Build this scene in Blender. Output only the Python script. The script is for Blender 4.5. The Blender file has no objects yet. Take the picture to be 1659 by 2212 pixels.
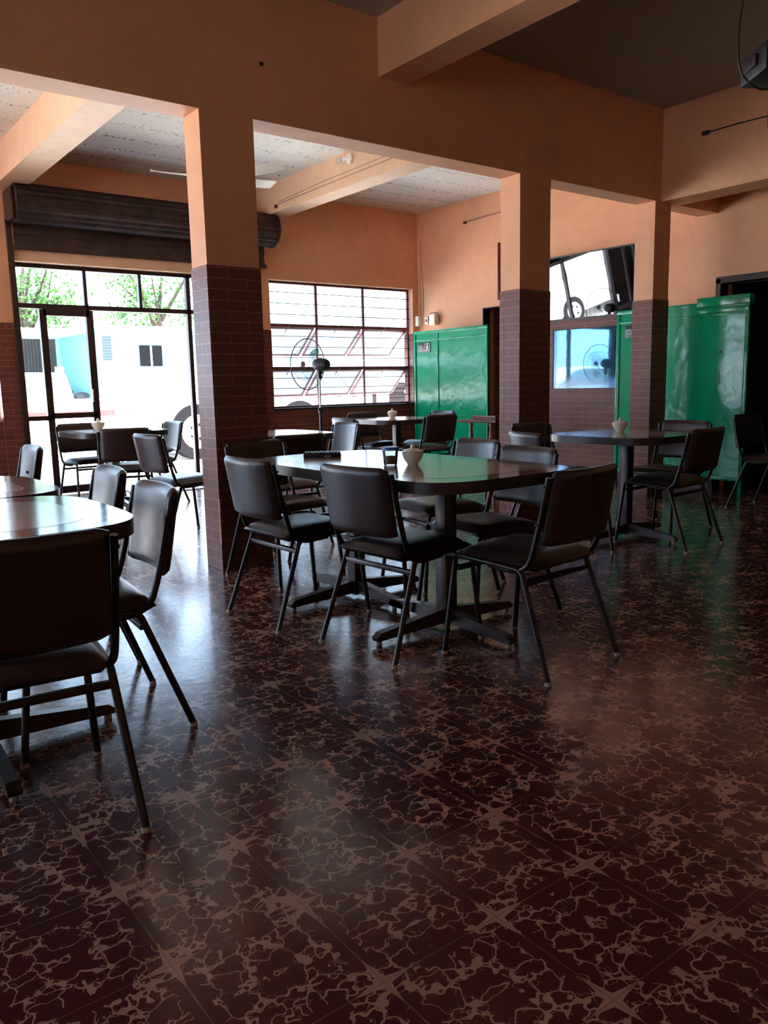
import bpy, bmesh, math, random
from mathutils import Vector, Matrix
random.seed(7)
S = bpy.context.scene
COL = S.collection
rad = math.radians
# ------------------------------------------------------------------ camera
YAW, PITCH, ROLL, FPX, CAMH = rad(37.2315), rad(-9.0685), rad(-1.2512), 1729.27, 1.125
cd = bpy.data.cameras.new('camera'); cam = bpy.data.objects.new('camera', cd); COL.objects.link(cam)
fw = Vector((math.sin(YAW)*math.cos(PITCH), math.cos(YAW)*math.cos(PITCH), math.sin(PITCH)))
r0 = Vector((math.cos(YAW), -math.sin(YAW), 0)); u0 = r0.cross(fw)
rt = r0*math.cos(ROLL)+u0*math.sin(ROLL); up = -r0*math.sin(ROLL)+u0*math.cos(ROLL)
cam.matrix_world = Matrix(((rt.x, up.x, -fw.x, 0), (rt.y, up.y, -fw.y, 0), (rt.z, up.z, -fw.z, CAMH), (0, 0, 0, 1)))
cd.sensor_fit = 'VERTICAL'; cd.sensor_height = 36; cd.lens = 36*FPX/2212
cd.clip_start = .05; cd.clip_end = 300
S.camera = cam
# ------------------------------------------------------------------ sky, sun, exposure
SKY, SUN, EXPO = 1.2, 11.0, 2.52
S.view_settings.view_transform = 'Standard'; S.view_settings.look = 'None'
S.view_settings.exposure = EXPO; S.view_settings.gamma = 1; S.view_settings.use_curve_mapping = False
w = bpy.data.worlds.new('world'); S.world = w; w.use_nodes = True
nt = w.node_tree; nt.nodes.clear()
sky = nt.nodes.new('ShaderNodeTexSky'); sky.sky_type = 'HOSEK_WILKIE'; sky.turbidity = 4.0; sky.ground_albedo = .4
sky.sun_direction = Vector((.25, -.35, .9)).normalized()
mx = nt.nodes.new('ShaderNodeMixRGB'); mx.blend_type = 'MIX'; mx.inputs[0].default_value = .72; mx.inputs[2].default_value = (1.0, 1.33, 1.85, 1)
bg = nt.nodes.new('ShaderNodeBackground'); bg.inputs[1].default_value = SKY
ow = nt.nodes.new('ShaderNodeOutputWorld')
nt.links.new(sky.outputs[0], mx.inputs[1]); nt.links.new(mx.outputs[0], bg.inputs[0]); nt.links.new(bg.outputs[0], ow.inputs[0])
sl = bpy.data.lights.new('sun', 'SUN'); sl.energy = SUN; sl.angle = rad(.6); sl.color = (1, .97, .93)
so = bpy.data.objects.new('sun', sl); COL.objects.link(so)
so.rotation_euler = Vector((.25, -.35, .9)).to_track_quat('Z', 'Y').to_euler(); so.location = (0, -5, 20)
def portal(name, loc, sx, sy):
    l = bpy.data.lights.new(name, 'AREA'); l.shape = 'RECTANGLE'; l.size = sx; l.size_y = sy; l.energy = 1
    l.cycles.is_portal = True
    o = bpy.data.objects.new(name, l); COL.objects.link(o); o.location = loc
    o.rotation_euler = (rad(-90), 0, 0)   # faces -Y
    return o
portal('portal', (3.6, 9.3, 1.25), 2.7, 2.4); portal('portal', (6.4, 9.3, 1.65), 2.4, 1.65); portal('portal', (.8, 9.3, 1.65), 2.3, 1.65); portal('portal', (-2.9, 9.3, 1.25), 2.9, 2.4)
def portal_x(name, loc, sx, sy):
    o = portal(name, loc, sx, sy); o.rotation_euler = (rad(90), 0, rad(90)); return o
portal_x('portal', (-4.45, 6.9, 1.25), 2.8, 2.45); portal_x('portal', (-4.45, 2.7, 1.8), 1.8, 1.6)
c = S.cycles
c.max_bounces = 10; c.diffuse_bounces = 6; c.glossy_bounces = 4; c.transmission_bounces = 4; c.transparent_max_bounces = 16
c.caustics_reflective = False; c.caustics_refractive = False; c.sample_clamp_indirect = 6; c.use_denoising = True
try: c.denoiser = 'OPENIMAGEDENOISE'
except Exception: pass
# ------------------------------------------------------------------ geometry constants
XR, YF, YC, YCB, ZC = 7.57, 9.05, 4.483, 4.69, 3.484
ZS, ZB, XL, YN = 2.70, 1.83, -4.5, -3.0
# ------------------------------------------------------------------ node helpers
class G:
    def __init__(s, name):
        s.m = bpy.data.materials.new(name); s.m.use_nodes = True; s.t = s.m.node_tree; s.t.nodes.clear()
        s.out = s.t.nodes.new('ShaderNodeOutputMaterial')
    def n(s, typ, **k):
        x = s.t.nodes.new(typ)
        for a, b in k.items(): setattr(x, a, b)
        return x
    def l(s, a, b): s.t.links.new(a, b)
    def inp(s, node, i, v):
        if isinstance(v, bpy.types.NodeSocket): s.l(v, node.inputs[i])
        elif v is not None: node.inputs[i].default_value = v
    def mth(s, op, a, b=None, c=None, clamp=False):
        x = s.n('ShaderNodeMath', operation=op, use_clamp=clamp); s.inp(x, 0, a); s.inp(x, 1, b)
        if c is not None: s.inp(x, 2, c)
        return x.outputs[0]
    def mix(s, f, a, b, typ='MIX'):
        x = s.n('ShaderNodeMixRGB', blend_type=typ); s.inp(x, 0, f); s.inp(x, 1, a); s.inp(x, 2, b); return x.outputs[0]
    def ramp(s, f, stops, interp='LINEAR'):
        x = s.n('ShaderNodeValToRGB'); s.inp(x, 0, f); x.color_ramp.interpolation = interp
        e = x.color_ramp.elements
        while len(e) < len(stops): e.new(1)
        for i, (p, c) in enumerate(stops): e[i].position = p; e[i].color = c if len(c) == 4 else (*c, 1)
        return x.outputs[0]
    def noise(s, vec, scale, detail=3, rough=.5, col=False):
        x = s.n('ShaderNodeTexNoise'); s.inp(x, 'Vector', vec); x.inputs['Scale'].default_value = scale
        x.inputs['Detail'].default_value = detail; x.inputs['Roughness'].default_value = rough
        return x.outputs[1 if col else 0]
    def pos(s): return s.n('ShaderNodeNewGeometry').outputs['Position']
    def obj(s): return s.n('ShaderNodeTexCoord').outputs['Object']
    def sep(s, v):
        x = s.n('ShaderNodeSeparateXYZ'); s.inp(x, 0, v); return x.outputs
    def comb(s, a, b, c=0.0):
        x = s.n('ShaderNodeCombineXYZ'); s.inp(x, 0, a); s.inp(x, 1, b); s.inp(x, 2, c); return x.outputs[0]
    def vadd(s, a, b, op='ADD'):
        x = s.n('ShaderNodeVectorMath', operation=op); s.inp(x, 0, a); s.inp(x, 1, b); return x.outputs[0]
    def vscale(s, a, f):
        x = s.n('ShaderNodeVectorMath', operation='SCALE'); s.inp(x, 0, a); s.inp(x, 3, f); return x.outputs[0]
    def bump(s, h, strength=.3, dist=.01, normal=None):
        x = s.n('ShaderNodeBump'); s.inp(x, 'Height', h); x.inputs['Strength'].default_value = strength; x.inputs['Distance'].default_value = dist
        if normal is not None: s.inp(x, 'Normal', normal)
        return x.outputs[0]
    def bsdf(s, col, rough=.5, metal=0, spec=.5, normal=None, coat=0, coat_r=.1, trans=0, ior=None, sub=0):
        x = s.n('ShaderNodeBsdfPrincipled')
        s.inp(x, 'Base Color', col if not isinstance(col, tuple) or len(col) == 4 else (*col, 1)); s.inp(x, 'Roughness', rough); s.inp(x, 'Metallic', metal)
        s.inp(x, 'Specular IOR Level', spec); s.inp(x, 'Coat Weight', coat); s.inp(x, 'Coat Roughness', coat_r)
        s.inp(x, 'Transmission Weight', trans)
        if ior: x.inputs['IOR'].default_value = ior
        if normal is not None: s.inp(x, 'Normal', normal)
        return x.outputs[0]
    def done(s, sh): s.l(sh, s.out.inputs[0]); return s.m
def simple(name, col, rough=.5, metal=0, spec=.5, nscale=0, nstr=.1, var=0, coat=0):
    g = G(name); nrm = None; c_ = (*col, 1)
    if nscale:
        h = g.noise(g.obj(), nscale, 4); nrm = g.bump(h, nstr, .005)
    if var:
        f = g.noise(g.obj(), 6, 3); c_ = g.mix(f, (*[v*(1-var) for v in col], 1), (*[min(1, v*(1+var)) for v in col], 1))
    return g.done(g.bsdf(c_, rough, metal, spec, nrm, coat))
M = {}
def m_paint(name, base, stain=.12, rough=.55):
    g = G(name); p = g.pos()
    n1 = g.noise(p, .9, 4, .6); n2 = g.noise(p, 9, 4, .6)
    f = g.mth('MULTIPLY_ADD', n1, .7, g.mth('MULTIPLY', n2, .3))
    col = g.mix(g.ramp(f, [(.35, (0, 0, 0)), (.65, (1, 1, 1))]), (*[v*(1-stain) for v in base], 1), (*[min(1, v*(1+stain*.6)) for v in base], 1))
    v = g.n('ShaderNodeTexVoronoi'); g.inp(v, 'Vector', p); v.inputs['Scale'].default_value = 1.6
    spot = g.ramp(v.outputs['Distance'], [(.012, (1, 1, 1)), (.022, (0, 0, 0))])
    spot = g.mth('MULTIPLY', spot, g.ramp(n1, [(.5, (0, 0, 0)), (.52, (1, 1, 1))]))
    col = g.mix(spot, col, (.06, .03, .02, 1))
    b = g.bump(g.noise(p, 30, 5, .7), .12, .004)
    b = g.bump(g.noise(p, 2.2, 3), .15, .02, b)
    return g.done(g.bsdf(col, rough, 0, .3, b))
M['peach'] = m_paint('peach wall paint', (.77, .39, .225))
M['peach_pale'] = m_paint('pale peach paint', (.78, .50, .33), .15)
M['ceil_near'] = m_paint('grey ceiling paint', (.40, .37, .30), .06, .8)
def m_brick():
    g = G('glazed brown brick tile'); p = g.pos(); px, py, pz = g.sep(p)
    nx, ny, nz = g.sep(g.n('ShaderNodeNewGeometry').outputs['True Normal'])
    f = g.mth('GREATER_THAN', g.mth('ABSOLUTE', nx), .5)
    u = g.mth('ADD', g.mth('MULTIPLY', f, py), g.mth('MULTIPLY', g.mth('SUBTRACT', 1.0, f), px))
    br = g.n('ShaderNodeTexBrick'); g.inp(br, 'Vector', g.comb(g.mth('ADD', u, .055), pz, 0.0))
    br.offset = .5; br.inputs['Scale'].default_value = 1
    br.inputs['Brick Width'].default_value = .245; br.inputs['Row Height'].default_value = .0631
    br.inputs['Mortar Size'].default_value = .0016; br.inputs['Mortar Smooth'].default_value = .2; br.inputs['Bias'].default_value = 0
    br.inputs['Color1'].default_value = (.175, .056, .038, 1); br.inputs['Color2'].default_value = (.13, .04, .028, 1); br.inputs['Mortar'].default_value = (.42, .21, .16, 1)
    pits = g.noise(p, 90, 3, .6)
    col = g.mix(g.ramp(pits, [(.33, (1, 1, 1)), (.4, (0, 0, 0))]), br.outputs[0], (.05, .015, .012, 1))
    h = g.mth('ADD', g.mth('MULTIPLY', g.noise(p, 55, 4, .65), .7), g.mth('MULTIPLY', g.noise(g.comb(u, g.mth('MULTIPLY', pz, 1.0), 0.0), 130, 2), .3))
    b = g.bump(h, .45, .006)
    b = g.bump(br.outputs[1], -.6, .004, b)
    return g.done(g.bsdf(col, g.mth('MULTIPLY_ADD', pits, .25, .24), 0, .36, b))
M['brick'] = m_brick()
def m_ceiling():
    g = G('flaking pale concrete ceiling'); p = g.pos(); px, py, pz = g.sep(p)
    n1 = g.noise(p, 1.3, 5, .6)
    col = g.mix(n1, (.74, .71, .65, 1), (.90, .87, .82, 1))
    # dark flakes gathered along board joints that run along X, denser towards the street
    q = g.comb(g.mth('MULTIPLY', px, 24), g.mth('MULTIPLY', py, 30), 0.0)
    spots = g.noise(q, 1.0, 3, .7)
    line = g.mth('ABSOLUTE', g.mth('SUBTRACT', g.mth('FRACT', g.mth('MULTIPLY', py, 2.6)), .5))
    lm = g.ramp(line, [(.0, (1, 1, 1)), (.12, (.15, .15, .15)), (.3, (0, 0, 0))])
    dens = g.ramp(g.mth('MULTIPLY_ADD', n1, .3, g.mth('MULTIPLY', g.mth('SUBTRACT', py, 4.5), .12)), [(.1, (0, 0, 0)), (.6, (1, 1, 1))])
    th = g.mth('MULTIPLY_ADD', g.mth('MULTIPLY', lm, dens), -.17, .70)
    fl = g.mth('GREATER_THAN', spots, th)
    small = g.mth('GREATER_THAN', g.noise(p, 45, 2, .5), .69)
    fl = g.mth('MAXIMUM', fl, small)
    col = g.mix(fl, col, (.09, .06, .045, 1))
    h = g.mth('SUBTRACT', g.noise(p, 45, 4, .7), g.mth('MULTIPLY', fl, .5))
    b = g.bump(h, .5, .01)
    return g.done(g.bsdf(col, .8, 0, .3, b))
M['ceil_far'] = m_ceiling()
def m_floor():
    g = G('crackled red cement tile'); p = g.pos(); px, py, pz = g.sep(p)
    qx = g.mth('DIVIDE', g.mth('SUBTRACT', px, .211), .3); qy = g.mth('DIVIDE', g.mth('SUBTRACT', py, .199), .3)
    def fold(q): return g.mth('ABSOLUTE', g.mth('SUBTRACT', g.mth('FRACT', g.mth('ADD', q, .5)), .5))
    wob = g.noise(p, 11, 0, .4, True)
    wv = g.vscale(g.vadd(wob, (.5, .5, .5), 'SUBTRACT'), .16)
    whisk = g.vscale(g.vadd(g.noise(p, 42, 0, .5, True), (.5, .5, .5), 'SUBTRACT'), .10)
    u = fold(qx); v = fold(qy)
    mxv = g.mth('MAXIMUM', u, v); mn = g.mth('MINIMUM', u, v)
    tid = g.n('ShaderNodeTexWhiteNoise'); g.inp(tid, 'Vector', g.comb(g.mth('FLOOR', qx), g.mth('FLOOR', qy), 0.0))
    vec = g.vadd(g.vadd(g.comb(u, v, g.mth('MULTIPLY', tid.outputs[0], .08)), wv), whisk)
    vo = g.n('ShaderNodeTexVoronoi', feature='F1'); g.inp(vo, 'Vector', vec); vo.inputs['Scale'].default_value = 5.6; vo.inputs['Randomness'].default_value = .72
    ve = g.n('ShaderNodeTexVoronoi', feature='DISTANCE_TO_EDGE'); g.inp(ve, 'Vector', vec); ve.inputs['Scale'].default_value = 5.6; ve.inputs['Randomness'].default_value = .72
    tn = g.noise(p, 9, 1, .5)
    net = g.mth('GREATER_THAN', g.mth('ADD', vo.outputs['Distance'], g.mth('MULTIPLY', g.mth('SUBTRACT', tn, .5), .12)), .72)
    net = g.mth('MAXIMUM', net, g.mth('LESS_THAN', ve.outputs['Distance'], g.mth('MULTIPLY', g.ramp(tn, [(.30, (.45, .45, .45)), (.62, (1, 1, 1))]), .046)))
    rg = g.mth('ABSOLUTE', g.mth('SUBTRACT', g.noise(p, 34, 1, .4), .5))
    spike = g.mth('LESS_THAN', rg, g.mth('MULTIPLY', g.mth('MAXIMUM', g.mth('SUBTRACT', vo.outputs['Distance'], .43), 0.0), .075))
    net = g.mth('MAXIMUM', net, spike)
    # keep the big blobs that straddle the tile joints clear
    clear = g.mth('MULTIPLY', g.mth('LESS_THAN', mn, .07), g.mth('GREATER_THAN', mxv, .27))
    net = g.mth('MULTIPLY', net, g.mth('SUBTRACT', 1.0, clear))
    star = g.mth('LESS_THAN', g.mth('ADD', mn, g.mth('MULTIPLY', g.mth('SUBTRACT', tn, .5), .03)), g.mth('MULTIPLY', g.mth('POWER', g.mth('MAXIMUM', g.mth('SUBTRACT', .27, mxv), 0.0), 1.3), .27))
    net = g.mth('MAXIMUM', net, star)
    j = g.mth('LESS_THAN', mn, .0042)
    blot = g.noise(p, .8, 4, .6)
    dark = g.mix(blot, (.075, .013, .011, 1), (.115, .021, .017, 1))
    dark = g.mix(g.noise(p, 5, 3), dark, (.055, .014, .015, 1))
    cream = g.mix(g.noise(p, 3, 3), (.36, .20, .135, 1), (.48, .29, .20, 1))
    col = g.mix(net, dark, cream)
    jc = g.mix(g.noise(p, 4, 3), (.05, .02, .016, 1), (.36, .20, .15, 1))
    col = g.mix(g.mth('MULTIPLY', j, .75), col, jc)
    grime = g.ramp(g.noise(p, 2.6, 6, .75), [(.62, (0, 0, 0)), (.75, (1, 1, 1))])
    col = g.mix(g.mth('MULTIPLY', grime, .2), col, (.05, .025, .02, 1))
    ro = g.mth('ADD', g.mth('MULTIPLY_ADD', g.noise(p, 3, 5, .7), .13, .12), g.mth('MULTIPLY', net, .04))
    b = g.bump(g.noise(p, 2.2, 4, .6), .25, .01)
    b = g.bump(g.noise(p, 22, 4, .6), .10, .004, b)
    b = g.bump(j, -.3, .002, b)
    return g.done(g.bsdf(col, ro, 0, .5, b, .1, .16))
M['floor'] = m_floor()
def m_vinyl(name, a, b_, rough=.36):
    g = G(name); p = g.obj()
    col = g.mix(g.noise(p, 7, 3), (*a, 1), (*b_, 1))
    wr = g.noise(g.comb(*[g.mth('MULTIPLY', s_, k) for s_, k in zip(g.sep(p), (14, 40, 10))]), 1, 4, .65)
    b = g.bump(wr, .16, .006)
    b = g.bump(g.noise(p, 260, 2), .06, .001, b)
    return g.done(g.bsdf(col, g.mth('MULTIPLY_ADD', g.noise(p, 20, 3), .16, rough-.08), 0, .5, b))
M['vinyl'] = m_vinyl('dark brown vinyl', (.022, .012, .011), (.036, .018, .016))
M['vinyl_w'] = m_vinyl('plum vinyl', (.06, .026, .03), (.085, .04, .042))
M['tube'] = simple('black brown tube enamel', (.022, .014, .012), .3, .35, .5, 30, .05)
M['cap'] = simple('worn pale glide', (.42, .34, .26), .6, 0, .4)
M['rivet'] = simple('bright rivet', (.5, .47, .44), .25, 1)
def m_tabletop():
    g = G('worn laminate tabletop'); p = g.obj(); x, y, z = g.sep(p)
    tn = g.noise(p, 5, 5, .7)
    oi = g.n('ShaderNodeObjectInfo')
    base = g.mix(tn, (.13, .075, .055, 1), (.17, .10, .075, 1))
    sm = g.ramp(g.noise(p, 3.1, 6, .7), [(.5, (0, 0, 0)), (.7, (1, 1, 1))])
    ro = g.mth('MULTIPLY_ADD', sm, .10, .10)
    b = g.bump(g.noise(p, 14, 5, .65), .06, .003)
    return g.done(g.bsdf(base, ro, 0, .9, b, 0))
M['top'] = m_tabletop()
M['inlay'] = simple('cream laminate panel', (.36, .29, .22), .14, 0, .9, 14, .05, .12)
M['edge'] = simple('dark wood table edge', (.035, .02, .016), .33, 0, .5, 20, .1, .3)
M['ped'] = simple('brown enamelled pedestal', (.05, .034, .03), .32, .3, .5, 20, .06)
def m_green():
    g = G('green enamel sheet'); p = g.pos()
    col = g.mix(g.noise(p, 2, 4, .6), (.0, .29, .12, 1), (.0, .37, .16, 1))
    chip = g.mth('GREATER_THAN', g.noise(p, 30, 2), .765)
    col = g.mix(chip, col, (.25, .42, .3, 1))
    b = g.bump(g.noise(p, 3.2, 3, .5), .5, .03)
    b = g.bump(g.noise(p, 45, 4, .6), .10, .004, b)
    v = g.n('ShaderNodeTexVoronoi'); g.inp(v, 'Vector', p); v.inputs['Scale'].default_value = 3.5
    dent = g.ramp(v.outputs['Distance'], [(0, (0, 0, 0)), (.16, (1, 1, 1))])
    b = g.bump(dent, .10, .02, b)
    return g.done(g.bsdf(col, .19, 0, .45, b, .1, .06))
M['green'] = m_green()
M['green_dark'] = simple('dark green paint', (.003, .055, .028), .3, 0, .5, 12, .15, .15)
M['shutter'] = None
def m_shutter():
    g = G('rusty dark shutter slats'); p = g.pos()
    n = g.noise(p, 5, 6, .75)
    col = g.mix(g.ramp(n, [(.42, (0, 0, 0)), (.7, (1, 1, 1))]), (.028, .015, .013, 1), (.085, .05, .038, 1))
    wear = g.ramp(g.noise(p, 17, 6, .8), [(.66, (0, 0, 0)), (.74, (1, 1, 1))])
    col = g.mix(wear, col, (.30, .24, .2, 1))
    return g.done(g.bsdf(col, .5, .2, .4, g.bump(n, .3, .006)))
M['shutter'] = m_shutter()
M['iron'] = simple('dark brown iron', (.03, .014, .012), .45, .2, .5, 30, .1, .2)
M['iron_red'] = simple('oxide red iron', (.15, .03, .03), .45, .1, .5, 30, .1, .2)
def m_glass(name, tint=(.93, .97, .96), dust=.0):
    g = G(name)
    tr = g.n('ShaderNodeBsdfTransparent'); tr.inputs[0].default_value = (*tint, 1)
    gl = g.n('ShaderNodeBsdfGlossy'); gl.inputs['Roughness'].default_value = .03
    fr = g.n('ShaderNodeFresnel'); fr.inputs[0].default_value = 1.45
    mxs = g.n('ShaderNodeMixShader'); g.l(fr.outputs[0], mxs.inputs[0]); g.l(tr.outputs[0], mxs.inputs[1]); g.l(gl.outputs[0], mxs.inputs[2])
    if dust:
        df = g.n('ShaderNodeBsdfTranslucent'); df.inputs[0].default_value = (.8, .85, .85, 1)
        m2 = g.n('ShaderNodeMixShader'); g.inp(m2, 0, g.mth('MULTIPLY', g.noise(g.pos(), 3, 5, .7), dust)); g.l(mxs.outputs[0], m2.inputs[1]); g.l(df.outputs[0], m2.inputs[2])
        return g.done(m2.outputs[0])
    return g.done(mxs.outputs[0])
M['glass'] = m_glass('window glass'); M['glass_dusty'] = m_glass('dusty window glass', (.85, .93, .93), .5)
def m_mirror():
    g = G('mirror'); gl = g.n('ShaderNodeBsdfGlossy'); gl.inputs[0].default_value = (.52, .56, .6, 1); gl.inputs['Roughness'].default_value = .012
    b = g.bump(g.noise(g.pos(), 2.5, 2), .03, .01); g.l(b, gl.inputs['Normal'])
    return g.done(gl.outputs[0])
M['mirror'] = m_mirror()
def m_bluemirror():
    g = G('blue printed mirror'); p = g.obj(); x, y, z = g.sep(p)   # local: y along the wall (left end = +), z up
    wv = g.noise(p, 9, 4, .7)
    left = g.mth('GREATER_THAN', y, .565)
    left2 = g.mth('MULTIPLY', g.mth('GREATER_THAN', g.mth('ADD', y, g.mth('MULTIPLY', wv, .03)), .54), .5)
    low = g.ramp(g.mth('ADD', z, g.mth('MULTIPLY', wv, .14)), [(0, (1, 1, 1)), (.13, (.85, .85, .85)), (.23, (.15, .15, .15)), (.5, (.08, .08, .08))])
    rf = g.ramp(g.mth('ABSOLUTE', g.mth('SUBTRACT', y, .4)), [(.0, (.9, .9, .9)), (.028, (.7, .7, .7)), (.05, (0, 0, 0))])
    f = g.mth('MAXIMUM', g.mth('MAXIMUM', left, left2), low)
    gl = g.n('ShaderNodeBsdfGlossy'); gl.inputs[0].default_value = (.09, .19, .26, 1); gl.inputs['Roughness'].default_value = .03
    b = g.bump(g.noise(g.pos(), 7, 3, .5), .014, .01); g.l(b, gl.inputs['Normal'])
    pr = g.bsdf(g.mix(wv, (.02, .28, .72, 1), (.07, .50, .92, 1)), .15, 0, .6)
    mxs = g.n('ShaderNodeMixShader'); g.inp(mxs, 0, g.mth('MULTIPLY', f, .97)); g.l(gl.outputs[0], mxs.inputs[1]); g.l(pr, mxs.inputs[2])
    return g.done(mxs.outputs[0])
M['bluemirror'] = m_bluemirror()
M['white'] = simple('white plastic', (.78, .76, .7), .3); M['ceramic'] = simple('cream ceramic', (.75, .66, .52), .18, 0, .5, coat=.3)
M['black'] = simple('matt black plastic', (.012, .012, .014), .45); M['blue'] = simple('blue plastic lid', (.02, .16, .42), .35)
M['clear'] = m_glass('clear plastic tub', (.86, .9, .9)); M['sugar'] = simple('brown sugar', (.36, .25, .2), .8, 0, .3, 200, .3)
M['chrome'] = simple('chrome pole', (.6, .6, .6), .2, 1); M['wood'] = simple('varnished red brown wood', (.20, .055, .028), .28, 0, .5, 15, .08, .35)
M['sign'] = simple('dark sign plate', (.012, .014, .02), .3); M['signw'] = simple('white sign print', (.8, .8, .78), .5)
M['asphalt'] = simple('sun bleached concrete', (.62, .60, .56), .9, 0, .2, 20, .3, .1)
M['carw'] = simple('white car paint', (.82, .82, .82), .25, 0, .5, coat=.5); M['card'] = simple('dark tyre rubber', (.007, .007, .008), .9, 0, .1)
M['carg'] = simple('tinted car glass', (.16, .19, .21), .08, 0, .7); M['stripe'] = simple('red car stripe', (.5, .03, .03), .4)
M['alloy'] = simple('alloy wheel', (.55, .55, .57), .35, .6); M['cyan'] = simple('pale cyan wall', (.17, .42, .48), .9, 0, .3, 10, .1, .05)
M['bluecar'] = simple('blue bumper', (.02, .04, .16), .4); M['grille'] = simple('brown grey grille', (.030, .018, .018), .6, 0, .15)
M['shed'] = simple('rusty corrugated sheet', (.05, .05, .06), .7, 0, .3, 20, .2, .3); M['roofs'] = simple('pale sheet roof', (.6, .58, .55), .7)
M['leaf'] = simple('bright leaf', (.055, .15, .03), .7, 0, .15, 0, 0, .4); M['bark'] = simple('grey bark', (.06, .045, .035), .9, 0, .1, 20, .4, .3)
M['pinkwall'] = simple('faded red wall', (.22, .10, .09), .9); M['paper'] = simple('pale ridged cardboard', (.35, .3, .26), .8)
M['mat'] = None
def m_mat():
    g = G('patterned door mat'); p = g.obj()
    v = g.n('ShaderNodeTexVoronoi'); g.inp(v, 'Vector', g.vadd(p, g.vscale(g.noise(p, 8, 2, .5, True), .1))); v.inputs['Scale'].default_value = 14
    x, y, z = g.sep(p); bd = g.mth('MAXIMUM', g.mth('DIVIDE', g.mth('ABSOLUTE', x), .45), g.mth('DIVIDE', g.mth('ABSOLUTE', y), .3))
    band = g.mth('MULTIPLY', g.mth('GREATER_THAN', bd, .5), g.mth('LESS_THAN', bd, .95))
    f = g.mth('MULTIPLY', g.mth('LESS_THAN', v.outputs['Distance'], .32), band)
    return g.done(g.bsdf(g.mix(f, (.55, .53, .52, 1), (.02, .02, .02, 1)), .9, 0, .2))
M['mat'] = m_mat()
# ------------------------------------------------------------------ mesh helpers
def link(name, bm, mat, parent=None, smooth=True, sharp=40):
    me = bpy.data.meshes.new(name); bmesh.ops.recalc_face_normals(bm, faces=bm.faces); bm.to_mesh(me); bm.free()
    for m in (mat if isinstance(mat, (list, tuple)) else [mat]): me.materials.append(m)
    o = bpy.data.objects.new(name, me); COL.objects.link(o)
    if parent: o.parent = parent
    if smooth:
        for f in me.polygons: f.use_smooth = True
        try: me.set_sharp_from_angle(angle=rad(sharp))
        except Exception: pass
    return o
def empty(name, loc=(0, 0, 0), rz=0, label=None, cat=None, group=None):
    o = bpy.data.objects.new(name, None); COL.objects.link(o); o.location = loc; o.rotation_euler = (0, 0, rz); o.empty_display_size = .1
    tag(o, label, cat, group); return o
def tag(o, label=None, cat=None, group=None, kind=None):
    if label: o['label'] = label
    if cat: o['category'] = cat
    if group: o['group'] = group
    if kind: o['kind'] = kind
    return o
def struct(o): o['kind'] = 'structure'; return o
def box(bm, x0, x1, y0, y1, z0, z1, bev=0, mi=0, mtx=None):
    r = bmesh.ops.create_cube(bm, size=1)
    vs = r['verts']
    bmesh.ops.scale(bm, vec=(x1-x0, y1-y0, z1-z0), verts=vs); bmesh.ops.translate(bm, vec=((x0+x1)/2, (y0+y1)/2, (z0+z1)/2), verts=vs)
    if mtx is not None: bmesh.ops.transform(bm, matrix=mtx, verts=vs)
    if mi:
        for f in {f for v in vs for f in v.link_faces}: f.material_index = mi
    if bev:
        es = list({e for v in vs for e in v.link_edges})
        bmesh.ops.bevel(bm, geom=es, offset=bev, segments=2, affect='EDGES', profile=.6)
    return bm
def B(*a, **k): return box(bmesh.new(), *a, **k)
def cyl(bm, p0, p1, r, r1=None, seg=16, caps=True):
    p0, p1 = Vector(p0), Vector(p1); d = p1-p0
    m = Matrix.Translation((p0+p1)/2) @ d.to_track_quat('Z', 'Y').to_matrix().to_4x4()
    bmesh.ops.create_cone(bm, cap_ends=caps, segments=seg, radius1=r, radius2=r if r1 is None else r1, depth=d.length, matrix=m)
    return bm
def sphere(bm, c, r, sc=(1, 1, 1), seg=16):
    x = bmesh.ops.create_uvsphere(bm, u_segments=seg, v_segments=max(6, seg//2), radius=r)
    bmesh.ops.scale(bm, vec=sc, verts=x['verts']); bmesh.ops.translate(bm, vec=c, verts=x['verts']); return bm
def lathe(bm, prof, seg=28, c=(0, 0, 0)):
    rings = []
    for r, z in prof:
        if r < 1e-5: rings.append([bm.verts.new((c[0], c[1], c[2]+z))])
        else: rings.append([bm.verts.new((c[0]+r*math.cos(2*math.pi*i/seg), c[1]+r*math.sin(2*math.pi*i/seg), c[2]+z)) for i in range(seg)])
    for a, b in zip(rings, rings[1:]):
        for i in range(seg):
            j = (i+1) % seg
            if len(a) == 1 and len(b) == 1: continue
            if len(a) == 1: bm.faces.new((a[0], b[i], b[j]))
            elif len(b) == 1: bm.faces.new((a[i], a[j], b[0]))
            else: bm.faces.new((a[i], a[j], b[j], b[i]))
    return bm
def fillet(pts, r=.05, n=6):
    pts = [Vector(p) for p in pts]; out = [pts[0]]
    for a, b, c_ in zip(pts, pts[1:], pts[2:]):
        d1 = (a-b); d2 = (c_-b); rr = min(r, d1.length*.49, d2.length*.49)
        s, e = b+d1.normalized()*rr, b+d2.normalized()*rr
        for i in range(n+1):
            t = i/n; out.append(s*(1-t)**2+b*2*t*(1-t)+e*t*t)
    out.append(pts[-1]); return out
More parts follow.
